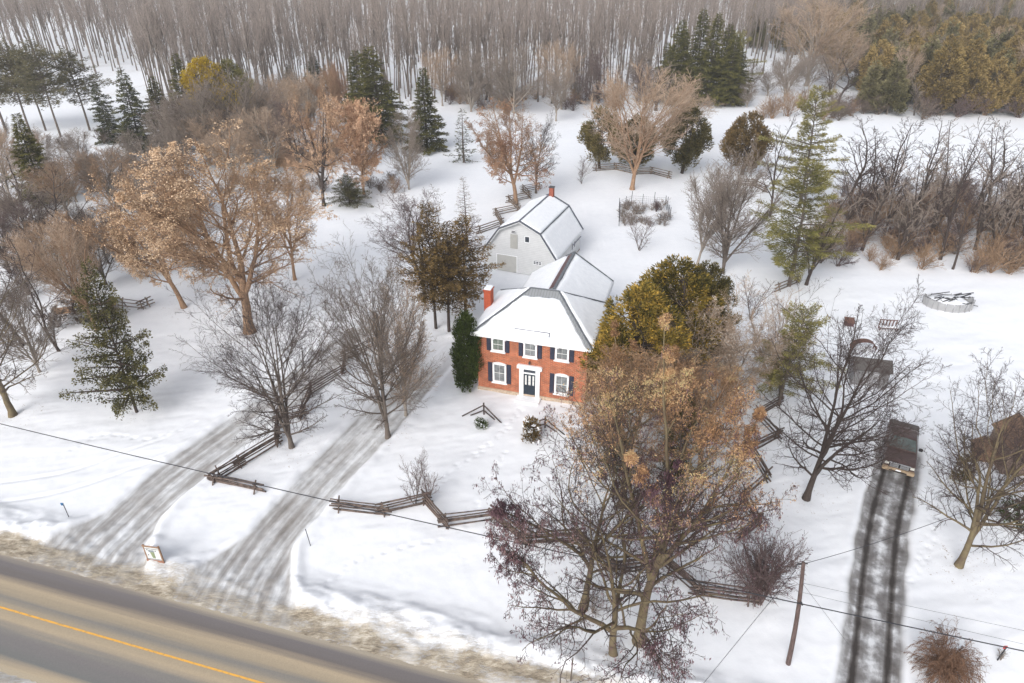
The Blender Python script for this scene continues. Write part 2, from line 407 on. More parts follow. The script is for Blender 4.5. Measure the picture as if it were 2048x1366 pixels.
def roadmat():
    m,nt,b=nmat('asphalt');L=nt.links
    tc=N(nt,'ShaderNodeTexCoord');sp=N(nt,'ShaderNodeSeparateXYZ');L.new(tc.outputs['Object'],sp.inputs[0])
    mp=N(nt,'ShaderNodeMapping');mp.inputs['Scale'].default_value=(.03,1.2,1);L.new(tc.outputs['Object'],mp.inputs['Vector'])
    nz=N(nt,'ShaderNodeTexNoise');setv(nz,Scale=1.6,Detail=6.0,Roughness=.6);L.new(mp.outputs[0],nz.inputs['Vector'])
    ml=N(nt,'ShaderNodeMath',operation='MULTIPLY_ADD');L.new(nz.outputs['Fac'],ml.inputs[0]);ml.inputs[1].default_value=.16
    ad=N(nt,'ShaderNodeMath',operation='MULTIPLY_ADD');L.new(sp.outputs['Y'],ad.inputs[0]);ad.inputs[1].default_value=1/6.6;ad.inputs[2].default_value=.42
    L.new(ad.outputs[0],ml.inputs[2])
    dk=(.15,.132,.124);tn=(.42,.335,.23);gr=(.215,.20,.18);lt=(.34,.28,.20);mud=(.42,.36,.27)
    def pos(d):return .5+d/6.6
    col=ramp(nt,ml.outputs[0],[(pos(-3.2),mud),(pos(-2.75),tn),(pos(-2.2),(.16,.16,.152)),(pos(-1.5),(.185,.17,.165)),(pos(-1.0),gr),(pos(-.45),tn),(pos(.2),lt),(pos(.65),gr),(pos(.95),lt),(pos(1.45),tn),(pos(1.95),dk),(pos(2.6),(.17,.153,.152)),(pos(3.2),mud)])
    n2=N(nt,'ShaderNodeTexNoise');setv(n2,Scale=14.0,Detail=8.0,Roughness=.8);L.new(tc.outputs['Object'],n2.inputs['Vector'])
    mx=N(nt,'ShaderNodeMix',data_type='RGBA',blend_type='OVERLAY');mx.inputs[0].default_value=.35;L.new(col,mx.inputs[6]);L.new(n2.outputs['Fac'],mx.inputs[7])
    L.new(mx.outputs[2],b.inputs['Base Color']);b.inputs['Roughness'].default_value=.75
    bp=N(nt,'ShaderNodeBump');setv(bp,Strength=.3,Distance=.02);L.new(n2.outputs['Fac'],bp.inputs['Height']);L.new(bp.outputs['Normal'],b.inputs['Normal'])
    m,nt,b=nmat('line_paint')
    tc=N(nt,'ShaderNodeTexCoord');nz=N(nt,'ShaderNodeTexNoise');setv(nz,Scale=5.0,Detail=7.0,Roughness=.75);nt.links.new(tc.outputs['Object'],nz.inputs['Vector'])
    nt.links.new(ramp(nt,nz.outputs['Fac'],[(.33,(.36,.25,.12)),(.5,(.80,.42,.07))]),b.inputs['Base Color']);b.inputs['Roughness'].default_value=.6
groundmat();roadmat()
build_ground()
def build_road():
    n=120;xs=np.linspace(-90,110,n)
    v=[];
    for x in xs:v+=[(x,-3.45,-.015),(x,-1.6,.02),(x,0,.045),(x,1.6,.02),(x,3.45,-.015)]
    q=[];
    for i in range(n-1):
        for j in range(4):
            a=i*5+j;q.append((a,a+5,a+6,a+1))
    q=[f[::-1] if False else (f[0],f[1],f[2],f[3]) for f in q]
    o=tag(link('road',mesh_np('road',v,q,mats=[M['asphalt']])),'two lane asphalt road dusted with salt and sand',kind='structure')
    ang=math.atan2(RE[1],RE[0])
    o.location=(RA[0],RA[1],0);o.rotation_euler=(0,0,ang)
    v=[];
    for x in xs:v+=[(x,-.055,.049),(x,.055,.049)]
    q=[(2*i,2*i+2,2*i+3,2*i+1) for i in range(n-1)]
    o=tag(link('road_marking',mesh_np('road_marking',v,q,mats=[M['line_paint']])),'single yellow centre line painted on the road',kind='structure')
    o.location=(RA[0],RA[1],0);o.rotation_euler=(0,0,ang)
build_road()
# ================= camera, light =================
cam=bpy.data.cameras.new('camera');co=bpy.data.objects.new('camera',cam);COL.objects.link(co);SC.camera=co
co.location=(0,0,CH);co.rotation_euler=(R(90)-TH,0,0)
cam.sensor_width=36;cam.lens=36*FPX/2048;cam.clip_end=5000;cam.clip_start=.5
w=bpy.data.worlds.new('World');SC.world=w;w.use_nodes=True;nt=w.node_tree
bg=nt.nodes['Background'];sk=N(nt,'ShaderNodeTexSky');sk.sky_type='NISHITA';sk.sun_disc=False
SUN_EL,SUN_AZ=R(34),R(-150)   # azimuth measured from +y clockwise
sk.sun_elevation=SUN_EL;sk.sun_rotation=SUN_AZ;sk.dust_density=2.5;sk.air_density=1.0;sk.ozone_density=1.0
hs=N(nt,'ShaderNodeHueSaturation');hs.inputs['Saturation'].default_value=.30
nt.links.new(sk.outputs[0],hs.inputs['Color']);nt.links.new(hs.outputs[0],bg.inputs['Color'])
bg.inputs['Strength'].default_value=.14
sl=bpy.data.lights.new('sun','SUN');so=bpy.data.objects.new('sun',sl);COL.objects.link(so)
sl.energy=.95;sl.angle=R(38);sl.color=(1,.985,.97)
d=Vector((math.sin(SUN_AZ)*math.cos(SUN_EL),math.cos(SUN_AZ)*math.cos(SUN_EL),math.sin(SUN_EL)))
so.rotation_euler=d.to_track_quat('Z','Y').to_euler()
SC.view_settings.view_transform='Standard';SC.view_settings.look='None';SC.view_settings.gamma=1;SC.view_settings.exposure=.74
SC.cycles.max_bounces=6;SC.cycles.diffuse_bounces=4;SC.cycles.transparent_max_bounces=4
# ================= building materials =================
def brickmat():
    m,nt,b=nmat('red_brick');L=nt.links
    uv=N(nt,'ShaderNodeUVMap');mp=N(nt,'ShaderNodeMapping');mp.inputs['Scale'].default_value=(1,1,1);L.new(uv.outputs[0],mp.inputs[0])
    br=N(nt,'ShaderNodeTexBrick');br.offset=.5
    br.inputs['Color1'].default_value=(.44,.105,.038,1);br.inputs['Color2'].default_value=(.26,.06,.025,1);br.inputs['Mortar'].default_value=(.42,.29,.21,1)
    setv(br,Scale=1.0,Mortar_Size=.012,Brick_Width=.30,Row_Height=.105,Bias=-.1);L.new(mp.outputs[0],br.inputs['Vector'])
    nz=N(nt,'ShaderNodeTexNoise');setv(nz,Scale=1.4,Detail=6.0,Roughness=.65);L.new(mp.outputs[0],nz.inputs['Vector'])
    mx=N(nt,'ShaderNodeMix',data_type='RGBA',blend_type='MULTIPLY');mx.inputs[0].default_value=.7
    L.new(br.outputs['Color'],mx.inputs[6]);L.new(ramp(nt,nz.outputs['Fac'],[(.3,(.55,.5,.46)),(.62,(1.25,1.2,1.1))]),mx.inputs[7])
    L.new(mx.outputs[2],b.inputs['Base Color']);b.inputs['Roughness'].default_value=.85
    bp=N(nt,'ShaderNodeBump');setv(bp,Strength=.4,Distance=.01);bp.invert=True;L.new(br.outputs['Fac'],bp.inputs['Height']);L.new(bp.outputs['Normal'],b.inputs['Normal'])
brickmat()
def linemat(name,c1,c2,pitch,frac,axis='v',rough=.6,bump=.4):
    """boards / ribs: a line every pitch metres along one UV axis"""
    m,nt,b=nmat(name);L=nt.links
    uv=N(nt,'ShaderNodeUVMap');sp=N(nt,'ShaderNodeSeparateXYZ');L.new(uv.outputs[0],sp.inputs[0])
    d=N(nt,'ShaderNodeMath',operation='DIVIDE');L.new(sp.outputs['Y' if axis=='v' else 'X'],d.inputs[0]);d.inputs[1].default_value=pitch
    f=N(nt,'ShaderNodeMath',operation='FRACT');L.new(d.outputs[0],f.inputs[0])
    g=N(nt,'ShaderNodeMath',operation='LESS_THAN');L.new(f.outputs[0],g.inputs[0]);g.inputs[1].default_value=frac
    nz=N(nt,'ShaderNodeTexNoise');setv(nz,Scale=2.0,Detail=5.0);L.new(uv.outputs[0],nz.inputs['Vector'])
    mx=N(nt,'ShaderNodeMix',data_type='RGBA');L.new(g.outputs[0],mx.inputs[0])
    L.new(ramp(nt,nz.outputs['Fac'],[(.3,tuple(c*.9 for c in c1)),(.7,c1)]),mx.inputs[6]);mx.inputs[7].default_value=(*c2,1)
    L.new(mx.outputs[2],b.inputs['Base Color']);b.inputs['Roughness'].default_value=rough
    bp=N(nt,'ShaderNodeBump');setv(bp,Strength=bump,Distance=.02);L.new(f.outputs[0],bp.inputs['Height']);L.new(bp.outputs['Normal'],b.inputs['Normal'])
    return m
linemat('white_siding',(.66,.665,.665),(.5,.51,.52),.21,.12)
linemat('door_panel',(.47,.465,.44),(.42,.42,.40),.55,.05)
linemat('loft_boards',(.44,.43,.40),(.30,.29,.27),.14,.12)
linemat('grey_metal_roof',(.25,.26,.27),(.15,.155,.16),.24,.14,'u',.5)
linemat('tan_siding',(.42,.28,.19),(.27,.17,.11),.2,.12)
linemat('brown_boards',(.22,.155,.115),(.12,.085,.065),.3,.08,'u')
linemat('shed_metal',(.20,.195,.195),(.12,.12,.12),.3,.1,'u')
linemat('pool_panel',(.36,.36,.365),(.30,.30,.31),.5,.06,'u')
simple('white_trim',(.80,.81,.82),.5,.06);simple('fascia_dark',(.10,.11,.14),.5,.2)
simple('shutter_navy',(.030,.033,.055),.5,.3,bump=.1);simple('stone_base',(.46,.36,.27),.85,.3,7,.4)
simple('door_dark',(.022,.032,.045),.35,.3)
simple('ridge_metal',(.13,.14,.155),.5,.3);simple('maroon_metal',(.11,.055,.055),.5,.3)
simple('dark_metal',(.05,.05,.055),.5,.3);simple('chimney_red',(.40,.085,.04),.8,.2)
simple('old_brick',(.27,.085,.055),.85,.3,9);simple('rail_wood',(.12,.09,.075),.9,.5,3,.4,col2=(.30,.24,.19),stretch=(1,1,1))
simple('rail_dark',(.055,.04,.037),.9,.5,3,.4,col2=(.20,.15,.125))
simple('curtain',(.62,.62,.60),.9,.25,9);simple('rust_steel',(.12,.06,.05),.8,.4,5,col2=(.2,.11,.085))
simple('pole_wood',(.085,.055,.05),.85,.3,4,.3,col2=(.16,.115,.105),stretch=(4,4,.5))
simple('wire_black',(.03,.032,.04),.6,.1);simple('wire_thin',(.10,.10,.11),.6,.1)
simple('plank_brown',(.27,.17,.11),.85,.35,3,.3);simple('lumber',(.42,.27,.17),.85,.3,5,.3)
simple('blue_marker',(.04,.13,.26),.5,.2);simple('red_cap',(.45,.04,.03),.5,.2)
def glassmat(name,col,rough=.08,spec=.8):
    m,nt,b=nmat(name);tc=N(nt,'ShaderNodeTexCoord');nz=N(nt,'ShaderNodeTexNoise');setv(nz,Scale=3.0,Detail=3.0);nt.links.new(tc.outputs['Object'],nz.inputs['Vector'])
    nt.links.new(ramp(nt,nz.outputs['Fac'],[(.35,tuple(c*.7 for c in col)),(.65,tuple(c*1.25 for c in col))]),b.inputs['Base Color'])
    b.inputs['Roughness'].default_value=rough;b.inputs['Specular IOR Level'].default_value=spec
glassmat('glass_lace',(.13,.155,.13));glassmat('glass_blind',(.19,.20,.205));glassmat('glass_dark',(.045,.055,.07));glassmat('glass_truck',(.05,.065,.06),.12)
# ================= snow laid on a roof slope =================
def slope_snow(name,parent,c,th=.14,n=(28,14),inset=(.0,.0,.0,.0),taper=.25,seed=0,wob=.12):
    """c: 4 corners (eave-left, eave-right, top-right, top-left); inset in metres bare along (eave, right, top, left)"""
    c=[Vector(q) for q in c]
    nr=(c[1]-c[0]).cross(c[3]-c[0]).normalized()
    if nr.z<0:nr=-nr
    nu,nv=n;rs=np.random.RandomState(seed+3);off=rs.rand()*50
    wid=((c[1]-c[0]).length+(c[2]-c[3]).length)/2;hei=((c[3]-c[0]).length+(c[2]-c[1]).length)/2
    def pt(u,v):return (c[0]*(1-u)+c[1]*u)*(1-v)+(c[3]*(1-u)+c[2]*u)*v
    vt=[];vb=[]
    for j in range(nv+1):
        for i in range(nu+1):
            a=i/nu;b_=j/nv
            wob1=wob*(float(fbm(b_*7+off,0.0,3))-.5)*2;wob2=wob*(float(fbm(b_*7+off+9,0.0,3))-.5)*2;wob3=wob*(float(fbm(a*7+off+19,0.0,3))-.5)*2
            l0=max(0,inset[3]+wob1*(inset[3]>0))/wid;l1=max(0,inset[1]+wob2*(inset[1]>0))/wid
            b0=inset[0]/hei;b1=max(0,inset[2]+wob3*(inset[2]>0))/hei
            v=b0+b_*(1-b0-b1)
            rw=max(.08,((1-v)*(c[1]-c[0]).length+v*(c[2]-c[3]).length)/wid)
            u=min(.5,l0/rw)+a*(1-min(.5,l0/rw)-min(.5,l1/rw))
            e=min(a*wid*rw/taper,(1-a)*wid*rw/taper,(1-b_)*hei/taper,1)
            e2=min(b_*hei/.08+.75,1)
            t=th*math.sqrt(max(0,1-(1-max(e,0))**2))*e2*(.8+.4*float(fbm(a*wid*.6+off,b_*hei*.6,2)))
            p=pt(u,v);vt.append(p+nr*(t+.012));vb.append(p+nr*.004)
    nn=(nu+1)*(nv+1);V=[tuple(q) for q in vt]+[tuple(q) for q in vb];F=[]
    ix=lambda i,j:j*(nu+1)+i
    for j in range(nv):
        for i in range(nu):F.append((ix(i,j),ix(i+1,j),ix(i+1,j+1),ix(i,j+1)))
    for i in range(nu):
        F.append((ix(i,0)+nn,ix(i+1,0)+nn,ix(i+1,0),ix(i,0)));F.append((ix(i,nv),ix(i+1,nv),ix(i+1,nv)+nn,ix(i,nv)+nn))
    for j in range(nv):
        F.append((ix(0,j),ix(0,j+1),ix(0,j+1)+nn,ix(0,j)+nn));F.append((ix(nu,j)+nn,ix(nu,j+1)+nn,ix(nu,j+1),ix(nu,j)))
    return link(name,mesh_np(name,V,F,mats=[M['roof_snow']],smooth=True),parent)
def hit(px,py,o,rz):
    """where the sight line of a photo point meets the vertical wall through o with heading rz: (metres along the wall, height)"""
    u=(px-1024)/FPX;v=(py-683)/FPX
    d=(u,math.cos(TH)-v*math.sin(TH),-math.sin(TH)-v*math.cos(TH))
    e=(math.cos(rz),math.sin(rz));n=(-e[1],e[0])
    t=(o[0]*n[0]+o[1]*n[1])/(d[0]*n[0]+d[1]*n[1])
    return ((d[0]*t-o[0])*e[0]+(d[1]*t-o[1])*e[1],CH+d[2]*t)
# ================= brick farmhouse =================
def house():
    O=P(957,779);rz=R(-16.2);W,D,Hh=9.0,7.4,5.55
    r=empty('brick_house',(O[0],O[1],0),rz,'two storey red brick farmhouse with navy shutters and snowy hip roof','house')
    wl=MB();wl.box(0,W,0,D,.35,Hh);wl.build('wall',M['red_brick'],r)
    MB().box(-.06,W+.06,-.06,D+.06,-.5,.38).build('foundation',M['stone_base'],r,bevel=.02)
    # rear wing under its own gable
    WX0,WX1,WD,WE,WR=.55,8.4,16.3,3.75,6.3
    wg=MB();wg.box(WX0+.3,WX1-.3,D+.003,WD-.3,-.3,WE)
    cx=(WX0+WX1)/2
    wg.add([(WX0+.3,WD-.3,WE),(WX1-.3,WD-.3,WE),(cx,WD-.3,WR-.2),(WX0+.3,WD-.42,WE),(WX1-.3,WD-.42,WE),(cx,WD-.42,WR-.2)],[(0,1,2),(5,4,3),(0,3,4,1),(1,4,5,2),(2,5,3,0)])
    wg.build('rear_wing_wall',M['white_siding'],r)
    # hip roof
    ov=.38;e0=Hh+.02;rzt=8.15;x0,x1,y0,y1=-ov,W+ov,-ov,D+ov;ym=D/2;rx0,rx1=3.45,5.75
    A=(x0,y0,e0);B=(x1,y0,e0);C=(x1,y1,e0);Dd=(x0,y1,e0);E=(rx0,ym,rzt);F=(rx1,ym,rzt)
    rf=MB();
    rf.add([A,B,C,Dd,E,F],[(0,1,5,4),(2,3,4,5),(1,2,5),(3,0,4)])
    rf.box(x0+.02,x1-.02,y0+.02,y1-.02,e0-.16,e0-.003)
    roof=rf.build('roof',M['grey_metal_roof'],r)
    MB().box(x0-.005,x1+.005,y0-.035,y0+.015,e0-.2,e0+.02).box(x1-.015,x1+.035,y0,y1,e0-.2,e0+.02).box(x0-.035,x0+.015,y0,y1,e0-.2,e0+.02).build('fascia',M['white_trim'],roof)
    cap=MB()
    for a,b in ((A,E),(B,F),(C,F),(Dd,E),(E,F)):
        a=Vector(a)+Vector((0,0,.03));b=Vector(b)+Vector((0,0,.03));cap.bar(a,b,.13,.05)
    cap.build('ridge_cap',M['ridge_metal'],roof)
    slope_snow('roof_snow',roof,[A,B,F,E],.17,(40,26),(.0,.36,.95,.16),.35,1,.14)
    slope_snow('roof_snow',roof,[B,C,F,F],.15,(20,20),(.0,.12,.0,.22),.3,2)
    slope_snow('roof_snow',roof,[Dd,A,E,E],.15,(20,20),(.0,.14,.0,.15),.3,3)
    slope_snow('roof_snow',roof,[C,Dd,E,F],.15,(20,12),(.0,.15,.12,.15),.3,4)
    # gable wing roof
    wr=MB();t=.09
    RL=(cx,3.9,WR);RBk=(cx,WD+.1,WR)
    zf=lambda x:WR-(abs(x-cx))*(WR-WE)/((WX1-WX0)/2)
    for sx in (WX0-.1,WX1+.1):
        z=zf(sx);pts=[(sx,D-1.2,z),(sx,WD+.1,z),(cx,WD+.1,WR),(cx,D-3.2,WR)]
        wr.poly(pts,t,(0,0,1))
    wroof=wr.build('rear_roof',M['grey_metal_roof'],r)
    c2=MB().bar((cx,D-2.4,WR+.04),(cx,WD+.12,WR+.04),.24,.07)
    for sx in (WX0-.1,WX1+.1):c2.bar((sx,WD+.1,zf(sx)+.0),(cx,WD+.1,WR+.0),.07,.16)
    c2.build('ridge_cap',M['ridge_metal'],wroof)
    MB().poly([(cx-.62,D+1.0,zf(cx-.62)+.05),(cx-.12,D+1.0,zf(cx-.1)+.05),(cx-.12,WD-.2,zf(cx-.1)+.05),(cx-.55,WD-.2,zf(cx-.55)+.05)],.03,(0,0,1)).build('bare_ridge_strip',M['maroon_metal'],wroof)
    xl,xr=WX0-.12,WX1+.12
    slope_snow('roof_snow',wroof,[(xr,D+.1,zf(xr)),(xr,WD+.08,zf(xr)),(cx,WD+.08,WR),(cx,D-2.0,WR)],.17,(26,16),(0,.08,.12,0),.3,5)
    slope_snow('roof_snow',wroof,[(xl,WD+.08,zf(xl)),(xl,D+.1,zf(xl)),(cx,D-2.0,WR),(cx,WD+.08,WR)],.17,(26,16),(0,.0,.72,.06),.3,6)
    MB().box(xr-.01,xr+.05,D+.35,WD,zf(xr)-.2,zf(xr)-.02).build('gutter',M['white_trim'],wroof)
    v=MB();v.bar((7.7,D+.9,4.1),(7.7,D+.9,4.9),.09,k=8).build('vent_pipe',M['dark_metal'],wroof)
    # dark bar added to stand in for an opening in the front slope's snow
    k=(rzt-e0)/(ym+ov)
    def fs(x,up,h=.2):return (x,y0+up,e0+up*k+h)
    sg=MB().bar(fs(3.05,.62),fs(5.9,.62),.09,.09).bar(fs(5.9,.62),fs(5.9,.3),.08,.08);sg.build('snow_gap_bar',M['fascia_dark'],roof)
    # chimney
    ch=MB().box(-.62,-.04,3.75,4.6,-.3,7.3);chim=ch.build('chimney',M['chimney_red'],r)
    MB().box(-.68,.02,3.69,4.66,7.302,7.41).build('chimney_cap',M['chimney_red'],chim);MB().box(-.64,-.02,3.73,4.62,7.412,7.5).build('chimney_snow',M['roof_snow'],chim,bevel=.03)
    # windows: surveyed on the front wall
    def window(cxm,z0,z1,w=1.08,glass='glass_blind'):
        f=MB();y=-.07;a=cxm-w/2;b=cxm+w/2
        f.box(a,a+.14,y,.03,z0,z1).box(b-.14,b,y,.03,z0,z1).box(a+.14,b-.14,y,.03,z0,z0+.12)
        n=8;arc=[]
        for i in range(n+1):
            x=a+(b-a)*i/n;arc.append((x,z1+.13*(1-((x-cxm)/(w/2))**2)))
        for i in range(n):
            (xa,za),(xb,zb)=arc[i],arc[i+1]
            f.add([(xa,y,z1-.12),(xb,y,z1-.12),(xb,y,zb),(xa,y,za),(xa,.03,z1-.12),(xb,.03,z1-.12),(xb,.03,zb),(xa,.03,za)],[(0,1,2,3),(7,6,5,4),(3,2,6,7),(0,4,5,1)])
        fr=f.build('window_frame',M['white_trim'],r)
        s=MB();zm=(z0+z1)/2
        s.box(a+.14,b-.14,-.045,.0,zm-.022,zm+.022).box(cxm-.008,cxm+.008,-.04,.0,z0+.16,z1-.12);s.build('sash',M['curtain'],fr)
        MB().box(a+.13,b-.13,-.025,.02,z0+.15,z1-.1).build('pane',M[glass],fr)
        MB().box(a-.08,b+.08,-.16,.03,z0-.09,z0-.003).build('sill',M['white_trim'],fr)
        for sx in (-1,1):
            sh=MB();c=cxm+sx*(w/2+.22);sh.box(c-.18,c+.18,-.06,-.003,z0-.02,z1+.02)
            for i in range(2):
                zz0=z0+.06+(z1-z0)/2*i;sh.box(c-.13,c+.13,-.075,-.061,zz0,zz0+(z1-z0)/2-.14)
            sh.build('shutter',M['shutter_navy'],r)
        return fr
    for px,py0,py1,g in ((996,669,702,'glass_lace'),(1061,680,714,'glass_blind'),(1125,689,721,'glass_blind')):
        c,z1=hit(px,py0,O,rz);_,z0=hit(px,py1,O,rz);window(c,z0,min(z1,Hh-.28),1.1,g)
    for px,py0,py1,g in ((999,727,764,'glass_blind'),(1124,750,788,'glass_blind')):
        c,z1=hit(px,py0,O,rz);_,z0=hit(px,py1,O,rz);window(c,z0,z1,1.15,g)
    # door with pilasters, lintel and transom
    c,_=hit(1059.5,760,O,rz);zt=3.05
    ds=MB().box(c-.85,c-.5,-.13,.02,.15,zt-.2).box(c+.5,c+.85,-.13,.02,.15,zt-.2).box(c-1.03,c+1.03,-.24,.02,zt-.2,zt+.06).box(c-.5,c+.5,-.10,.02,2.35,2.47)
    ds.box(c-.95,c+.95,-.2,.02,zt+.063,zt+.12)
    sur=ds.build('door_surround',M['white_trim'],r)
    MB().box(c-.5,c+.5,-.05,.01,2.475,zt-.205).build('transom_pane',M['glass_dark'],sur)
    dr=MB().box(c-.5,c+.5,-.06,.01,.36,2.345).box(c-.42,c-.06,-.075,-.06,.5,1.2).box(c+.06,c+.42,-.075,-.06,.5,1.2).build('door',M['door_dark'],r)
    MB().box(c-.38,c-.24,-.07,-.061,1.3,2.2).box(c-.1,c+.1,-.07,-.061,1.3,2.2).box(c+.24,c+.38,-.07,-.061,1.3,2.2).build('door_pane',M['curtain'],dr)
    MB().bar((c+.42,-.14,1.15),(c+.42,-.06,1.15),.06,k=8).build('handle',M['dark_metal'],dr)
    MB().box(c-1.0,c+1.0,-1.0,-.062,-.1,.22).build('doorstep',M['roof_snow'],r,bevel=.03)
    MB().lathe([(.01,-.18),(.07,-.14),(.1,-.02),(.05,.06),(.01,.1)],(c,-.2,zt+.45),8).box(c-.02,c+.02,-.2,.0,zt+.5,zt+.54).build('wall_lamp',M['dark_metal'],r)
    for px in (987,1011,1050,1072,1118,1140):
        x,_=hit(px,665,O,rz);MB().box(x-.07,x+.07,-.33,.02,Hh-.30,Hh-.14).box(x-.05,x+.05,-.16,.02,Hh-.42,Hh-.30).build('cornice_bracket',M['white_trim'],r)
    for x,z0,z1 in ((2.0,3.6,5.1),(5.2,3.6,5.1)):
        MB().box(W-.02,W+.05,x-.5,x+.5,z0,z1).build('side_window',M['white_trim'],r)
house()
# ================= white gambrel barn =================
def barn():
    rz=R(-22.0);c0=(.78,70.42);e=(math.cos(rz),math.sin(rz));n=(-e[1],e[0])
    O=(c0[0]+n[0]*.45,c0[1]+n[1]*.45);hw,kx,kz,ez,rzt,L=4.25,2.42,5.2,2.55,6.36,9.3
    r=empty('gambrel_barn',(O[0],O[1],0),rz,'white sided gambrel roof barn garage with brick chimney behind the house','barn')
    prof=[(-hw+.1,0),(hw-.1,0),(hw-.1,ez),(kx-.02,kz-.1),(0,rzt-.1),(-kx+.02,kz-.1),(-hw+.1,ez)]
    V=[(x,0,z) for x,z in prof]+[(x,L,z) for x,z in prof];k=len(prof)
    b=MB();b.add(V,[tuple(range(k))[::-1],tuple(range(k,2*k))]+[(i,(i+1)%k,k+(i+1)%k,k+i) for i in range(k)]);b.build('wall',M['white_siding'],r)
    y0,y1=-.45,L+.35;rf=MB();seg=[(-hw-.12,ez-.12),(-kx,kz),(0,rzt),(kx,kz),(hw+.12,ez-.12)]
    for (xa,za),(xb,zb) in zip(seg[:-1],seg[1:]):
        rf.poly([(xa,y0,za),(xb,y0,zb),(xb,y1,zb),(xa,y1,za)],.08,Vector((-(zb-za),0,xb-xa)).normalized())
    roof=rf.build('roof',M['grey_metal_roof'],r)
    tr=MB()
    for (xa,za),(xb,zb) in zip(seg[:-1],seg[1:]):
        for y in (y0-.02,y1+.02):tr.bar((xa,y,za+.07),(xb,y,zb+.07),.07,.2,up=(0,1,0))
    for x,z in seg[1:4]:tr.bar((x,y0,z+.05),(x,y1,z+.05),.12,.07)
    tr.build('roof_trim',M['fascia_dark'],roof)
    wt=MB()
    for (xa,za),(xb,zb) in zip(seg[:-1],seg[1:]):wt.bar((xa*.985,y0+.06,za-.16),(xb*.985,y0+.06,zb-.16),.06,.2,up=(0,1,0))
    wt.build('barge_board',M['white_trim'],roof)
    S=lambda i,y:(seg[i][0],y,seg[i][1])
    slope_snow('roof_snow',roof,[S(1,y1),S(1,y0),S(2,y0),S(2,y1)],.15,(30,12),(.03,.1,.14,.1),.25,11,.05)
    slope_snow('roof_snow',roof,[S(3,y0),S(3,y1),S(2,y1),S(2,y0)],.15,(30,12),(.03,.1,.05,.1),.25,12,.05)
    slope_snow('roof_snow',roof,[S(0,y1),S(0,y0),S(1,y0),S(1,y1)],.1,(30,12),(.0,.1,.08,.1),.2,13,.05)
    slope_snow('roof_snow',roof,[S(4,y0),S(4,y1),S(3,y1),S(3,y0)],.12,(30,12),(.0,.1,.1,.1),.2,14,.06)
    def on(px0,py0,px1,py1):
        a=hit(px0,py0,O,rz);b=hit(px1,py1,O,rz);return a[0],b[0],b[1],a[1]
    x0,x1,_,_=on(993,520,1035,520);z1=hit(1014,509,O,rz)[1]
    gd=MB().box(x0+.1,x1-.1,-.04,-.003,.02,z1-.1).build('garage_door',M['door_panel'],r)
    MB().box(x0,x0+.1,-.06,-.002,0,z1).box(x1-.1,x1,-.06,-.002,0,z1).box(x0+.1,x1-.1,-.06,-.002,z1-.1,z1).build('door_frame',M['white_trim'],gd)
    x0,x1,z0,z1=on(1021,468,1035,498);MB().box(x0,x1,-.05,-.003,z0,z1).box(x0+.05,x1-.05,-.065,-.051,z0+.05,z1-.05).build('loft_door',M['loft_boards'],r)
    x0,x1,z0,z1=on(1050,472,1059,486);w=MB().box(x0-.05,x0+.03,-.05,-.003,z0,z1).box(x1-.03,x1+.05,-.05,-.003,z0,z1).box(x0+.03,x1-.03,-.05,-.003,z0-.04,z0+.06).box(x0+.03,x1-.03,-.05,-.003,z1-.06,z1+.04).build('window_frame',M['white_trim'],r)
    MB().box(x0+.03,x1-.03,-.03,-.004,z0+.06,z1-.06).build('pane',M['glass_dark'],w)
    x0,x1,z0,z1=on(1067,521,1083,531);f=MB();f.box(x0,x1,-.06,-.045,z0,z0+.07).box(x0,x1,-.06,-.045,z1-.07,z1)
    for i in range(4):
        x=x0+(x1-x0)*i/3;f.box(x-.035,x+.035,-.075,-.062,z0,z1)
    f.box(x0,x1,-.078,-.0755,(z0+z1)/2-.025,(z0+z1)/2+.025)
    w=f.build('window_frame',M['white_trim'],r);MB().box(x0,x1,-.044,-.003,z0,z1).build('pane',M['glass_dark'],w)
    x,z=hit(1029,462,O,rz);MB().bar((x-.25,-.1,z-.12),(x+.2,-.5,z+.12),.13,.1).build('hoist_beam',M['dark_metal'],r)
    X=hw-.1
    for ya,yb in ((5.6,6.35),(6.45,7.2)):
        w=MB().box(X+.002,X+.06,ya,ya+.08,1.15,2.1).box(X+.002,X+.06,yb-.08,yb,1.15,2.1).box(X+.002,X+.06,ya+.08,yb-.08,1.15,1.23).box(X+.002,X+.06,ya+.08,yb-.08,2.02,2.1).build('window_frame',M['white_trim'],r)
        MB().box(X+.001,X+.03,ya+.08,yb-.08,1.23,2.02).build('pane',M['glass_dark'],w)
    MB().bar((X+.55,4.6,2.42),(X+.55,7.6,2.42),.09,.06).build('gutter',M['fascia_dark'],roof)
    MB().box(X-.02,X+.02,0,L,.0,.12).build('sill_board',M['plank_brown'],r)
    cm=MB().box(.1,.62,L-.35,L+.15,5.6,7.35);ch=cm.build('chimney',M['old_brick'],r)
    MB().box(.05,.67,L-.4,L+.2,7.352,7.46).build('chimney_cap',M['dark_metal'],ch);MB().box(.02,.7,L-.43,L+.23,5.95,6.15).build('flashing',M['fascia_dark'],ch)
barn()
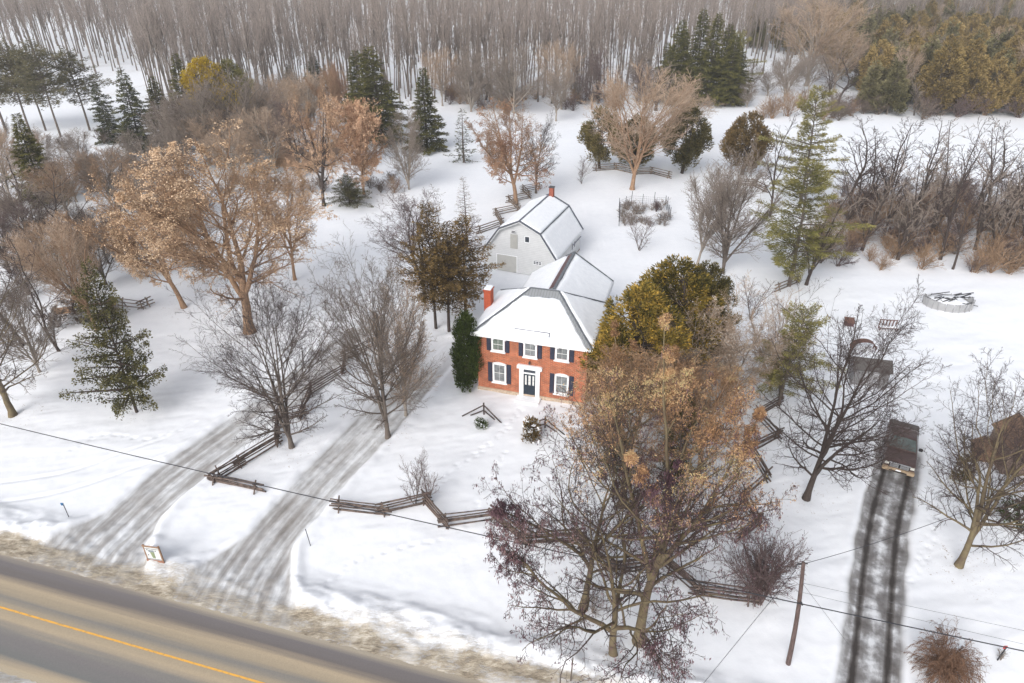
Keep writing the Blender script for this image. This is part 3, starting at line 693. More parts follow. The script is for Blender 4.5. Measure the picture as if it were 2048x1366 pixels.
# ================= tan house behind the trees =================
def tanhouse():
    c=P(585,335);r=empty('tan_house',(c[0],c[1],0),R(-14),'tan sided house with snowy gable roof half hidden behind bare trees','house')
    w=3.6;L=12;b=MB();b.add([(-w,0,0),(w,0,0),(w,0,2.9),(0,0,4.6),(-w,0,2.9),(-w,L,0),(w,L,0),(w,L,2.9),(0,L,4.6),(-w,L,2.9)],[(4,3,2,1,0),(5,6,7,8,9),(0,1,6,5),(1,2,7,6),(2,3,8,7),(3,4,9,8),(4,0,5,9)])
    b.build('wall',M['tan_siding'],r)
    rf=MB()
    for s in (-1,1):rf.poly([(s*(w+.4),-.5,2.75),(s*(w+.4),L+.4,2.75),(0,L+.4,4.72),(0,-.5,4.72)],.1,(0,0,1))
    rf=rf.build('roof',M['plank_brown'],r)
    slope_snow('roof_snow',rf,[(w+.4,-.5,2.75),(w+.4,L+.4,2.75),(0,L+.4,4.72),(0,-.5,4.72)],.22,(16,8),(0,0,0,.12),.25,31)
    slope_snow('roof_snow',rf,[(-w-.4,L+.4,2.75),(-w-.4,-.5,2.75),(0,-.5,4.72),(0,L+.4,4.72)],.22,(16,8),(0,.12,0,0),.25,32)
    f=MB().box(.8,1.9,-.06,-.003,1.0,2.5).build('window_frame',M['white_trim'],r);MB().box(.9,1.8,-.08,-.062,1.1,2.4).build('pane',M['glass_blind'],f)
tanhouse()
# ================= pickup =================
def truck():
    simple('truck_paint',(.075,.045,.04),.38,.2,3,spec=.5);simple('truck_cover',(.10,.09,.085),.8,.25);simple('tan_bumper',(.36,.27,.18),.6,.25)
    simple('chrome',(.55,.56,.58),.3,.15,metal=.6);simple('black_trim',(.025,.025,.028),.6,.2);simple('tyre_rubber',(.03,.03,.03),.9,.2);simple('lamp_lens',(.6,.6,.56),.15,.1)
    f=P(1795,946,.35);r=empty('pickup_truck',(f[0],f[1]+.05,0.0),R(-29),'dark maroon pickup truck with chrome bar grille facing the camera','pickup truck')
    def loft(mb,secs,m=0):
        # secs: (y,[(x,z)...]) right half, mirrored into a closed ring
        rings=[]
        for y,h in secs:rings.append([(x,y,z) for x,z in h]+[(-x,y,z) for x,z in h[::-1]])
        k=len(rings[0]);V=[p for q in rings for p in q];F=[]
        for j in range(len(rings)-1):
            for i in range(k):F.append((j*k+i,j*k+(i+1)%k,(j+1)*k+(i+1)%k,(j+1)*k+i))
        F.append(tuple(range(k))[::-1]);F.append(tuple((len(rings)-1)*k+i for i in range(k)))
        return mb.add(V,F,m)
    low=[(0.02,[(.80,.55),(.93,.60),(.93,.95),(.86,1.10),(.0,1.13)]),(.25,[(.80,.42),(.99,.50),(1.0,.98),(.93,1.17),(.0,1.22)]),(1.2,[(.80,.42),(1.01,.50),(1.02,1.02),(.94,1.24),(.0,1.29)]),
         (1.55,[(.80,.42),(1.01,.5),(1.02,1.05),(.93,1.27),(0,1.29)]),(3.7,[(.80,.42),(1.01,.5),(1.02,1.08),(.96,1.28),(0,1.28)]),(5.1,[(.80,.45),(1.0,.52),(1.0,1.1),(.97,1.33),(0,1.33)])]
    body=loft(MB(),low).build('body',M['truck_paint'],r,smooth=False,bevel=.025)
    cab=loft(MB(),[(1.50,[(.92,1.24),(.90,1.27),(.0,1.30)]),(2.20,[(.93,1.24),(.74,1.84),(.0,1.90)]),(2.5,[(.93,1.24),(.74,1.89),(.0,1.95)]),(3.35,[(.93,1.24),(.75,1.88),(.0,1.94)]),(3.82,[(.94,1.24),(.80,1.70),(.0,1.76)]),(4.0,[(.94,1.24),(.92,1.30),(.0,1.32)])])
    cab.build('cab',M['truck_paint'],r,bevel=.02)
    MB().poly([(-.86,1.50,1.36),(0,1.50,1.40),(.86,1.50,1.36),(.70,2.12,1.90),(0,2.12,1.965),(-.70,2.12,1.90)],.02,(0,-.66,.75)).build('windshield',M['glass_truck'],r)
    MB().bar((-.5,1.62,1.375),(-.02,1.70,1.44),.03).bar((.1,1.62,1.375),(.58,1.70,1.43),.03).build('wiper',M['black_trim'],r)
    for s in (-1,1):
        MB().poly([(s*.925,1.85,1.33),(s*.80,2.25,1.74),(s*.80,2.75,1.76),(s*.925,2.75,1.33)],.02,(s,0,.3)).poly([(s*.925,2.85,1.33),(s*.80,2.85,1.76),(s*.80,3.35,1.74),(s*.93,3.55,1.34)],.02,(s,0,.3)).build('side_window',M['glass_truck'],r)
        MB().box(min(s*1.0,s*1.26),max(s*1.0,s*1.26),1.86,2.0,1.28,1.50).build('mirror',M['black_trim'],r,bevel=.03)
        MB().box(min(s*.66,s*.92),max(s*.66,s*.92),-.02,.14,.86,1.05).build('headlight',M['lamp_lens'],r,bevel=.02)
        MB().box(min(s*.72,s*.85),max(s*.72,s*.85),-.14,-.11,.5,.58).build('fog_lamp',M['lamp_lens'],r)
    MB().box(-.93,.93,4.02,5.05,1.335,1.39).build('bed_cover',M['truck_cover'],r,bevel=.02)
    for x in (-.55,.55):
        hd=MB();hd.poly([(x-.1,.2,1.185),(x+.1,.2,1.185),(x+.08,1.35,1.285),(x-.08,1.35,1.285)],.02,(0,0,1))
        hd.build('hood_crease',M['truck_paint'],r)
    g=MB().box(-.64,.64,-.03,.05,.72,1.12).build('grille',M['black_trim'],r)
    b=MB()
    for s in (-1,1):
        for z0 in (.77,.93):
            xa,xb=(s*.06,s*.58) if s>0 else (-.58,-.06)
            b.box(xa,xb,-.055,-.031,z0,z0+.035).box(xa,xb,-.055,-.031,z0+.09,z0+.125).box(xa,xa+.03,-.055,-.031,z0+.035,z0+.09).box(xb-.03,xb,-.055,-.031,z0+.035,z0+.09)
    b.box(-.66,.66,-.05,-.0305,1.08,1.135).build('grille_bar',M['chrome'],g)
    MB().box(-1.0,1.0,-.16,.1,.42,.72).build('bumper',M['tan_bumper'],r,bevel=.04)
    MB().box(-.55,.55,-.175,-.162,.47,.58).build('bumper_intake',M['black_trim'],r);MB().box(-.16,.16,-.185,-.176,.59,.70).build('number_plate',M['white_trim'],r)
    for s in (-1,1):
        for y in (.95,4.25):
            w=MB();rr=.41;pr=[(rr*.62,-.12),(rr*.95,-.12),(rr,-.07),(rr,.07),(rr*.95,.12),(rr*.62,.12)]
            q=MB().lathe(pr,(0,0,0),20);q.v=[(s*.90+z,y+x,rr+yy) for x,yy,z in q.v];wo=q.build('wheel',M['tyre_rubber'],r,smooth=False)
            q=MB().lathe([(.05,.13),(rr*.3,.11),(rr*.6,.125)],(0,0,0),10);q.v=[(s*(.90)+s*z,y+x,rr+yy) for x,yy,z in q.v];q.build('rim',M['chrome'],wo)
    MB().box(-.9,.9,5.11,5.25,.5,.7).build('rear_bumper',M['tan_bumper'],r,bevel=.02)
truck()
# ================= split rail fences =================
RS=random.Random(5)
def gz(x,y):return float(ground_z(np.array([x]),np.array([y]))[0])
def railfence(name,pts,label,h=1.0,nr=5,r=.065,mat='rail_wood',group='zigzag split rail fences',extra=True,stakes=True):
    P2=[P(*q) for q in pts]
    root=empty(name,(P2[0][0],P2[0][1],0),0,label,'fence',group)
    ox,oy=P2[0]
    for i in range(len(P2)-1):
        a=np.array(P2[i]);b=np.array(P2[i+1]);d=(b-a);L=np.hypot(*d);d=d/L;nn=np.array([-d[1],d[0]])
        m=MB();za=gz(*a);zb=gz(*b)
        for k in range(nr):
            z=.1+k*(h-.1)/(nr-1)+(i%2)*.05
            o=.35+RS.random()*.25
            p=a-d*o+nn*RS.uniform(-.08,.08);q=b+d*(.3+RS.random()*.3)+nn*RS.uniform(-.08,.08)
            mid=(p+q)/2+nn*RS.uniform(-.05,.05);zz=z+RS.uniform(-.04,.04);dz=RS.uniform(-.06,.06);rr=r*RS.uniform(.75,1.3)*2
            m.bar((p[0]-ox,p[1]-oy,za+zz),(mid[0]-ox,mid[1]-oy,(za+zb)/2+zz+dz*.5),rr,rr*RS.uniform(.7,1.0),k=5)
            m.bar((mid[0]-ox,mid[1]-oy,(za+zb)/2+zz+dz*.5),(q[0]-ox,q[1]-oy,zb+zz+dz),rr*.95,rr*.8,k=5)
        m.build('rail',M[mat],root)
        if stakes and i>0:
            s=MB()
            for sg in (-1,1):
                px=a+nn*sg*.22;qx=a-nn*sg*.12
                s.bar((px[0]-ox,px[1]-oy,za-.1),(qx[0]-ox+RS.uniform(-.05,.05),qx[1]-oy,za+h+.08),r*1.4,k=5)
            s.build('post',M[mat],root)
    if extra:
        for e in (0,-1):
            a=np.array(P2[e]);b=np.array(P2[1 if e==0 else -2]);d=(b-a)/np.hypot(*(b-a));nn=np.array([-d[1],d[0]]);c=a+d*.15
            s=MB()
            for sg in (-1,1):
                p=c+nn*sg*.34;q=c-nn*sg*.2;s.bar((p[0]-ox,p[1]-oy,-.1+gz(*a)),(q[0]-ox,q[1]-oy,h+.14+gz(*a)),r*1.6,k=5)
            s.build('post',M[mat],root)
    return root
railfence('rail_fence',[(427,966),(517,985)],'short stack of dark split rails standing beside the left driveway mouth',.7,5,.07,'rail_dark',extra=True)
railfence('rail_fence',[(437,962),(480,936),(556,889),(560,842),(606,832),(622,792),(686,752),(690,722),(742,700)],'long zigzag split rail fence between the two left driveways',1.0,5,.06,'rail_dark')
railfence('rail_fence',[(676,1021),(768,1032),(852,1012),(892,1054),(988,1041),(1050,1092),(1155,1086),(1222,1142),(1325,1130),(1395,1190),(1500,1206)],'zigzag split rail fence across the front lawn under the big trees',.95,5,.065,'rail_dark')
railfence('rail_fence',[(1478,1082),(1514,1052),(1487,1000),(1530,962),(1498,908),(1552,880),(1512,838),(1557,812),(1558,768)],'zigzag split rail fence climbing beside the right hand driveway lawn',.9,4,.06,'rail_dark')
railfence('rail_fence',[(958,468),(1003,452),(992,431),(1036,422),(1018,406),(1058,398),(1046,386),(1080,380)],'zigzag split rail fence running behind the white barn',1.0,4,.075)
railfence('rail_fence',[(1190,343),(1232,340),(1270,350),(1303,349),(1338,358)],'weathered split rail fence in front of the three cedars',1.0,4,.09)
railfence('rail_fence',[(1478,372),(1506,374),(1530,386)],'short split rail fence behind the tall white pine',1.0,4,.09)
railfence('rail_fence',[(108,483),(142,490),(180,498),(222,504),(262,512)],'straight split rail fence beyond the left garden trees',1.3,5,.075)
railfence('rail_fence',[(246,613),(285,618),(300,612)],'low split rail fence with an end gate left of the oak',.9,3,.07)
railfence('rail_fence',[(1554,582),(1594,566),(1572,548)],'short zigzag of split rails at the foot of the pine',.8,3,.065)
# ================= tree growing =================
def nrm(a):return a/np.maximum(np.linalg.norm(a,axis=-1,keepdims=True),1e-9)
def grow(rs,O,D,L,R0,R1,n,wig,up,upv=(0,0,1)):
    B=len(O);pts=np.zeros((B,n,3));tan=np.zeros((B,n,3));rad=np.zeros((B,n))
    p=O.copy();d=nrm(D);st=(L/(n-1))[:,None];upv=np.array(upv,float)
    for i in range(n):
        pts[:,i]=p;tan[:,i]=d;t=i/(n-1);rad[:,i]=R0*(1-t)+R1*t
        d=nrm(d+rs.randn(B,3)*wig+upv*up);p=p+d*st
    return pts,tan,rad
def spawn(rs,pts,tan,rad,L,m,t0,t1,ang,asd,lf,lsd,shape,rf,cluster=False,flat=0):
    B,n,_=pts.shape
    t=t0+(t1-t0)*((np.arange(m)[None,:]+rs.rand(B,m))/m)
    f=t*(n-1);i=np.clip(f.astype(int),0,n-2);w=(f-i)[...,None];b=np.arange(B)[:,None]
    o=pts[b,i]*(1-w)+pts[b,i+1]*w;tg=nrm(tan[b,i]*(1-w)+tan[b,i+1]*w);r=rad[b,i]*(1-w[...,0])+rad[b,i+1]*w[...,0]
    ref=np.where(np.abs(tg[...,2:3])<.9,np.array([0,0,1.]),np.array([1.,0,0]))
    u=nrm(np.cross(tg,ref));v=np.cross(tg,u)
    ph=np.arange(m)[None,:]*2.4+rs.rand(B,1)*6.28+rs.randn(B,m)*.5
    a=np.radians(ang+rs.randn(B,m)*asd)[...,None]
    d=tg*np.cos(a)+(u*np.cos(ph)[...,None]+v*np.sin(ph)[...,None])*np.sin(a)
    if flat:d[...,2]*=(1-flat)
    d=nrm(d)
    ll=L[:,None]*lf*(1+rs.randn(B,m)*lsd)*shape(t)
    ll=np.maximum(ll,L[:,None]*lf*.15)
    rr=r*rf
    return o.reshape(-1,3),d.reshape(-1,3),ll.ravel(),rr.ravel()
def tubes(pts,rad,k):
    B,n,_=pts.shape
    tg=np.zeros_like(pts);tg[:,1:-1]=pts[:,2:]-pts[:,:-2];tg[:,0]=pts[:,1]-pts[:,0];tg[:,-1]=pts[:,-1]-pts[:,-2];tg=nrm(tg)
    m=nrm(tg.mean(1));ref=np.where(np.abs(m[:,2:3])<.8,np.array([0,0,1.]),np.array([1.,0,0]))[:,None,:]
    u=nrm(np.cross(tg,ref+0*tg));v=np.cross(tg,u)
    a=np.arange(k)*2*np.pi/k
    V=pts[:,:,None,:]+rad[:,:,None,None]*(u[:,:,None,:]*np.cos(a)[None,None,:,None]+v[:,:,None,:]*np.sin(a)[None,None,:,None])
    V=V.reshape(-1,3);base=(np.arange(B)*n*k)[:,None,None];j=np.arange(n-1)[None,:,None]*k;i=np.arange(k)[None,None,:]
    i2=(i+1)%k
    Q=np.stack([base+j+i,base+j+i2,base+j+k+i2,base+j+k+i],-1).reshape(-1,4)
    return V,Q
class Acc:
    def __init__(s):s.V=[];s.Q=[];s.c=0
    def add(s,V,Q):s.V.append(V);s.Q.append(Q+s.c);s.c+=len(V)
    def get(s):return np.concatenate(s.V),np.concatenate(s.Q)
def kites(rs,C,D,ln,wd,roll=None,tone=None):
    """one thin leaf / needle spray per centre: a kite of length ln along D"""
    n=len(C);D=nrm(D);ref=rs.randn(n,3);u=nrm(np.cross(D,ref));ln=np.broadcast_to(ln,(n,))[:,None];wd=np.broadcast_to(wd,(n,))[:,None]
    w=nrm(np.cross(D,u))
    V=np.stack([C,C+D*ln*.45+u*wd*.5+w*wd*.12,C+D*ln,C+D*ln*.45-u*wd*.5+w*wd*.12],1).reshape(-1,3)
    Q=np.arange(n*4).reshape(-1,4)
    t=rs.rand(n) if tone is None else tone
    return V,Q,np.repeat(t,4)
ONE=lambda t:1+0*t
def hardwood(seed,H=15,trunk=.28,r0=.28,stems=6,stem_ang=24,stem_len=.72,wig=.06,up=.05,l2=(13,42,.42),l3=(10,40,.42),l4=(7,42,.45),l5=(3,38,.5),low=.25,rt=.009,taper2=.62,lean=(0,0),leader=True,droop=0,tw=1.0,stemwig=None,curl=None):
    """bare broadleaf tree; returns wood mesh arrays, branch arrays, twig tips"""
    rs=np.random.RandomState(seed);wood=Acc();br=Acc()
    th=H*trunk;d0=np.array([[lean[0],lean[1],1.]])
    p,t,r=grow(rs,np.zeros((1,3))-np.array([[0,0,.3]]),d0,np.array([th+.3]),r0*1.15,r0*.8,8,wig*.35,0)
    r[:,0]*=1.35;r[:,1]*=1.08
    V,Q=tubes(p,r,9);wood.add(V,Q)
    L=np.array([H*stem_len/ .8]);
    o,d,l,rr=spawn(rs,p,t,r,L,stems,low if low<.99 else .9,.995,stem_ang,stem_ang*.35,stem_len,.14,lambda t:.72+.28*t,.62)
    l=np.clip(l,H*.3,(H-th)*1.12);tg=r[0,-1]
    if leader:
        o=np.concatenate([o,p[:,-1]]);d=np.concatenate([d,t[:,-1]+rs.randn(1,3)*.12]);l=np.concatenate([l,[(H-th)]]);rr=np.concatenate([rr,[tg*.85]])
    sw=wig if stemwig is None else stemwig
    p1,t1,r1=grow(rs,o,d,l,rr,rr*.18+.006,12,sw,up);V,Q=tubes(p1,r1,7);wood.add(V,Q)
    tips=[];cur=(p1,t1,r1,l);cfgs=[(l2,10,5,.15),(l3,7,4,.12),(l4,5,3,.1),(l5,3,3,.1)]
    for li,((m,an,lf),n,k,ts) in enumerate(cfgs):
        if m==0:break
        p_,t_,r_,l_=cur
        o,d,l,rr=spawn(rs,p_,t_,r_,l_,m,.18 if li==0 else .15,.98,an,10,lf,.2,(lambda t:1.12-.72*t) if li==0 else (lambda t:1.05-.5*t),taper2)
        rr=np.maximum(rr,rt*(1.25 if li<3 else 1));e=np.maximum(rr*.3,rt*.75)
        cw=wig*(1.2+.35*li) if curl is None else curl*(1+.25*li)
        p2,t2,r2=grow(rs,o,d,l,rr,e,n,cw,up*(1.0 if li<2 else .5)-droop*(li+1)*.5)
        V,Q=tubes(p2,r2*tw,k);(wood if (li==0 and False) else br).add(V,Q);cur=(p2,t2,r2,l)
        tips.append((p2,t2))
    return wood.get(),br.get(),tips
def hull_of(V):
    a=np.abs(V[:,:2]);r=np.percentile(np.hypot(V[:,0],V[:,1]),96);return r,V[:,2].max()
PROTO={}
def reg(name,meshes):
    """meshes: list of (part name, mesh); stores the natural crown radius and height"""
    allv=[]
    for _,me in meshes:
        v=np.empty(len(me.vertices)*3,np.float32);me.vertices.foreach_get('co',v);allv.append(v.reshape(-1,3))
    v=np.concatenate(allv);PROTO[name]=(meshes,np.percentile(np.hypot(v[:,0],v[:,1]),91),np.percentile(v[:,2],99.7))
def place(proto,name,loc,h,w,rot,label,cat,group=None,lean=(0,0),matmap=None):
    meshes,r,hh=PROTO[proto]
    root=empty(name,(loc[0],loc[1],gz(loc[0],loc[1])-.02),0,label,cat,group)
    # Blender applies scale, then rotation: turn about z, then lean
    root.rotation_mode='QUATERNION'
    q=Matrix.Rotation(rot,3,'Z');L=Vector((lean[0],lean[1],1)).normalized();ql=Vector((0,0,1)).rotation_difference(L)
    root.rotation_quaternion=ql@q.to_quaternion()
    sz=h/hh;sw=(w/2)/r if w else sz
    root.scale=(sw,sw,sz)
    for pn,me in meshes:
        if matmap:
            me=matmap_mesh(me,matmap)
        link(pn,me,root)
    return root
_mm={}
def matmap_mesh(me,mm):
    """the same shape in another bark or leaf colour"""
    k=(me.name,tuple(sorted(mm.items())))
    if k not in _mm:
        c=me.copy() if any(m and m.name in mm for m in me.materials) else me
        if c is not me:
            for i,m in enumerate(c.materials):
                if m and m.name in mm:c.materials[i]=M[mm[m.name]]
        _mm[k]=c
    return _mm[k]
def mkhard(name,bark,twig,leaf=None,single=False,**k):
    (wv,wq),(bv,bq),tips=hardwood(**k)
    parts=[]
    if single:
        V=np.concatenate([wv,bv]);Q=np.concatenate([wq,bq+len(wv)]);mi=np.concatenate([np.zeros(len(wq)),np.ones(len(bq))])
        me=mesh_np(name,V,Q,mats=[M[bark],M[twig]],mi=mi);reg(name,[('bare_tree',me)]);return me
    parts=[('trunk',mesh_np(name+'_trunk',wv,wq,mats=[M[bark]])),('crown',mesh_np(name+'_crown',bv,bq,mats=[M[twig]]))]
    for li,leaf in enumerate(leaf if isinstance(leaf,list) else ([leaf] if leaf else [])):
        rs=np.random.RandomState(k['seed']+99+li)
        mat,cnt,ln,wd,mode=leaf[:5]
        p,t=tips[-1] if len(leaf)<6 else tips[leaf[5]]
        n=len(p)*p.shape[1];P_=p.reshape(-1,3);T_=t.reshape(-1,3)
        dens=fbm(P_[:,0]*.35+seedoff(k['seed']),P_[:,2]*.35+P_[:,1]*.3,3)
        wgt=np.clip((dens-.36)*3.2,.06,1)
        if mode=='low':wgt*=np.clip(1.4-P_[:,2]/(k.get('H',15)*.75),.05,1)
        if mode=='rim':
            rr=np.hypot(P_[:,0],P_[:,1]);wgt=np.clip((rr/np.percentile(rr,95)-.35)*2,.05,1)
        if mode=='top':wgt*=np.clip((P_[:,2]/k.get('H',15)-(.66 if mat=='seed_brown' else .40))*2.6,.01,1)
        idx=rs.choice(n,cnt,p=wgt/wgt.sum())
        C=P_[idx]+rs.randn(cnt,3)*.07
        if mode=='pods' or mode=='rim':D=rs.randn(cnt,3)*.25+np.array([0,0,-1.])
        elif mode=='seed':D=rs.randn(cnt,3)+T_[idx]*.8
        else:D=rs.randn(cnt,3)+np.array([0,0,-.3])
        V,Q,tn=kites(rs,C,D,ln*(.6+.8*rs.rand(cnt)),wd*(.6+.8*rs.rand(cnt)))
        cl=np.repeat(fbm(C[:,0]*.8+3,C[:,2]*.8+C[:,1]*.5,2),4)
        tn=np.clip(tn*.55+(cl-.5)*1.1+.25,0,1)
        parts.append(({'pod_purple':'seed_pods','seed_brown':'seed_clusters','seed_pale':'seed_clusters'}.get(mat,'leaves'),mesh_np(name+'_leaves',V,Q,mats=[M[mat]],attrs={'tone':tn},smooth=False)))
    reg(name,parts)
def seedoff(s):return (s*7.31)%50
# ---------- conifers ----------
def sprayed(rs,O,D,L,per,ln,wd,spread,gap=0,flat=.35,droopy=0,tone0=.5,sprays=None,start=.12):
    """needle sprays fanning along branches: O,D,L per branch"""
    B=len(O);t=start+(1-start)*rs.rand(B,per)**.85
    C=O[:,None]+D[:,None]*(L[:,None]*t)[...,None]
    side=nrm(np.cross(D,np.array([0,0,1.])))[:,None]
    s=(rs.rand(B,per)*2-1)
    width=(L[:,None]*spread*(1.05-t)+.08)
    C=C+side*(s*width)[...,None]
    C[...,2]+=rs.randn(B,per)*flat*.25-droopy*np.abs(s)*width-droopy*.3*(t*L[:,None])*.3
    dd=nrm(D[:,None]*.7+side*(s*1.2)[...,None]+rs.randn(B,per,3)*.35+np.array([0,0,-.25*droopy]))
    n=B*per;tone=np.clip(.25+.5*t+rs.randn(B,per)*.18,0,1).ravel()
    return kites(rs,C.reshape(-1,3),dd.reshape(-1,3),ln*(.6+.8*rs.rand(n)),wd*(.6+.8*rs.rand(n)),tone=tone)
def conifer(name,seed,H,rad,mat,bark,nb=90,per=60,ln=.5,wd=.13,z0=.04,droop=.25,prof=.9,spread=.34,upa=0.0,irregular=.15,twist=0,ragged=0,trunk_r=.16,snow=0,layers=0,flat=.35,nose=0.0):
    rs=np.random.RandomState(seed)
    p,t,r=grow(rs,np.array([[0,0,-.2]]),np.array([[0,0,1.]]),np.array([H+.1]),trunk_r,.015,14,.008,0)
    V,Q=tubes(p,r,7);w=Acc();w.add(V,Q)
    zz=(z0+(1-z0)*(np.arange(nb)+rs.rand(nb))/nb)**1.0
    if layers:zz=(np.round(zz*layers)+rs.randn(nb)*.12)/layers
    zz=np.clip(zz,z0,.99)
    u=(zz-z0)/(1-z0)
    env=(1-u)**prof
    if nose:env=env*np.minimum(1,(u+.04)/nose)**.6
    if ragged:env=env*(1-ragged+ragged*2*fbm(zz*9+seed,zz*0,2))
    L=rad*env*(1+rs.randn(nb)*irregular)+.12
    L=np.maximum(L,.12)
    ph=np.arange(nb)*2.399+rs.randn(nb)*.4
    el=-droop+ (u*.9)*(.5+upa)+rs.randn(nb)*.07
    D=np.stack([np.cos(ph)*np.cos(el),np.sin(ph)*np.cos(el),np.sin(el)],-1)
    O=np.stack([np.interp(zz*H,p[0,:,2],p[0,:,0]),np.interp(zz*H,p[0,:,2],p[0,:,1]),zz*H],-1)
    bp,bt,brr=grow(rs,O,D,L*1.0,.012+.018*L,.006+0*L,4,.03,0)
    V,Q=tubes(bp,brr,4);w.add(V,Q)
    per_b=np.maximum(4,(per*(L/rad)**1.3).astype(int));rep=np.repeat(np.arange(nb),per_b)
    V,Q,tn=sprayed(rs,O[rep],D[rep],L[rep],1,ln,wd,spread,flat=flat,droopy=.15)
    wv,wq=w.get()
    parts=[('trunk',mesh_np(name+'_trunk',wv,wq,mats=[M[bark]])),('crown',mesh_np(name+'_crown',V,Q,mats=[M[mat]],attrs={'tone':tn},smooth=False))]
    if snow:
        rr=rs.choice(nb,snow,p=L/L.sum());V,Q,tn=sprayed(rs,O[rr]+np.array([0,0,.06]),D[rr],L[rr],1,ln*1.1,wd*1.6,spread,flat=.05)
        parts.append(('snow_load',mesh_np(name+'_snow',V,Q,mats=[M['snow_clump']],attrs={'tone':tn},smooth=False)))
    reg(name,parts)
def cedar(name,seed,H,rad,mat,bark,n=9000,lobes=26,ln=.34,wd=.13,shape='egg',fill=.55,z0=.08,trunk_r=.16,open_=0,stems=1,updir=.7,lobe_r=.34,snow=0):
    """dense scale-leaved crown: overlapping lobes with dark gaps, sprays pointing up and out"""
    rs=np.random.RandomState(seed)
    u=(np.arange(lobes)+rs.rand(lobes))/lobes;ph=np.arange(lobes)*2.399+rs.randn(lobes)*.5
    if shape=='egg':env=np.sin(np.pi*np.clip(u*.86+.12,0,1))**.75
    elif shape=='cone':env=(1-u)**.8*.95+.05
    elif shape=='column':env=np.minimum(1,(1-u)*3.2)**.7*np.minimum(1,u*8+.55)
    else:env=np.sin(np.pi*np.clip(u*.8+.16,0,1))**.5
    rr=rad*env*(.55+.45*rs.rand(lobes))*(1-lobe_r*.5)
    zc=H*(z0+(1-z0)*(.03+.94*u))
    C0=np.stack([rr*np.cos(ph),rr*np.sin(ph),zc],-1);lr=rad*lobe_r*(.7+.6*rs.rand(lobes))*(.55+.6*env)
    per=np.maximum(1,(n*(lr**2)/np.sum(lr**2)).astype(int));rep=np.repeat(np.arange(lobes),per);m=len(rep)
    dv=nrm(rs.randn(m,3));q=rs.rand(m)**.45
    sc=np.array([1,1,1.35]);C=C0[rep]+dv*(lr[rep]*q)[:,None]*sc
    outw=nrm(np.stack([C[:,0],C[:,1],0*C[:,0]],-1)+1e-6)
    D=dv*.6+outw*.5+np.array([0,0,updir])+rs.randn(m,3)*.3
    keep=fbm(C[:,0]*1.3+seed,C[:,2]*1.1+C[:,1],3)>open_
    C=C[keep];D=D[keep];dvz=(dv[keep,2]+1)/2;lobe_t=rs.rand(lobes)[rep][keep];qq=q[keep]
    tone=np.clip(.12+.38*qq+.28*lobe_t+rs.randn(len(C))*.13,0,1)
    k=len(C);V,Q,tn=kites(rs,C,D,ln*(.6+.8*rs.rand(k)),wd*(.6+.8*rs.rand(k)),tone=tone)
    w=Acc()
    for s in range(stems):
        o=np.array([[rs.randn()*.15*(stems>1),rs.randn()*.15*(stems>1),-.2]]);p,t,r=grow(rs,o,np.array([[rs.randn()*.08*(stems>1),rs.randn()*.08*(stems>1),1.]]),np.array([H*.9]),trunk_r,.02,10,.02,0)
        v,q_=tubes(p,r,7);w.add(v,q_)
        bidx=np.arange(lobes)[s::stems];o=np.stack([np.interp(zc[bidx]*.85,p[0,:,2],p[0,:,0]),np.interp(zc[bidx]*.85,p[0,:,2],p[0,:,1]),zc[bidx]*.85],-1)
        dd=C0[bidx]-o;bp,bt,br_=grow(rs,o,dd,np.linalg.norm(dd,axis=1),.045,.012,4,.04,0);v,q_=tubes(bp,br_,4);w.add(v,q_)
    wv,wq=w.get()
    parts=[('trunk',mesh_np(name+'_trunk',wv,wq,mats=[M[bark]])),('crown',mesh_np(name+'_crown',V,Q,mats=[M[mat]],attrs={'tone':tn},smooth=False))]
    if snow:
        i=rs.choice(k,snow);c=C[i]+np.array([0,0,.05]);V,Q,tn=kites(rs,c,rs.randn(snow,3)*np.array([1,1,.25]),.26*(.5+rs.rand(snow)),.2)
        parts.append(('snow_load',mesh_np(name+'_snow',V,Q,mats=[M['snow_clump']],attrs={'tone':tn},smooth=False)))
    reg(name,parts)
def shrub(name,seed,H,stems=30,ang=32,twig='twig_brown',m2=9,m3=6,rt=.008,leafn=0,leafmat_='brush_brown',droop=0,wig=.08,single=None):
    rs=np.random.RandomState(seed);a=Acc()
    an=np.radians(np.abs(rs.randn(stems))*ang*.7+4);ph=rs.rand(stems)*6.283
    D=np.stack([np.sin(an)*np.cos(ph),np.sin(an)*np.sin(ph),np.cos(an)],-1);O=np.stack([rs.randn(stems)*.14*H*.25,rs.randn(stems)*.14*H*.25,np.full(stems,-.05)],-1)
    L=H*(.65+.4*rs.rand(stems))/np.cos(an*.5)
    p,t,r=grow(rs,O,D,L,.022*H/2.5+.006,rt,8,wig,.02-droop);V,Q=tubes(p,r,4);a.add(V,Q);cur=(p,t,r,L)
    for m,lf in ((m2,.42),(m3,.4)):
        p_,t_,r_,l_=cur
        o,d,l,rr=spawn(rs,p_,t_,r_,l_,m,.2,.98,34,10,lf,.2,lambda t:1.1-.5*t,.6);rr=np.maximum(rr,rt)
        p2,t2,r2=grow(rs,o,d,l,rr,rr*0+rt*.8,5 if m==m2 else 3,wig*1.4,.02-droop*1.5);V,Q=tubes(p2,r2,3);a.add(V,Q);cur=(p2,t2,r2,l)
    V,Q=a.get();parts=[('stems',mesh_np(name+'_stems',V,Q,mats=[M[twig]]))]
    if leafn:
        P_=cur[0].reshape(-1,3);i=rs.choice(len(P_),leafn);V,Q,tn=kites(rs,P_[i]+rs.randn(leafn,3)*.04,rs.randn(leafn,3),.09*(.6+rs.rand(leafn)),.05)
        parts.append(('leaves',mesh_np(name+'_leaves',V,Q,mats=[M[leafmat_]],attrs={'tone':tn},smooth=False)))
    reg(name,parts)
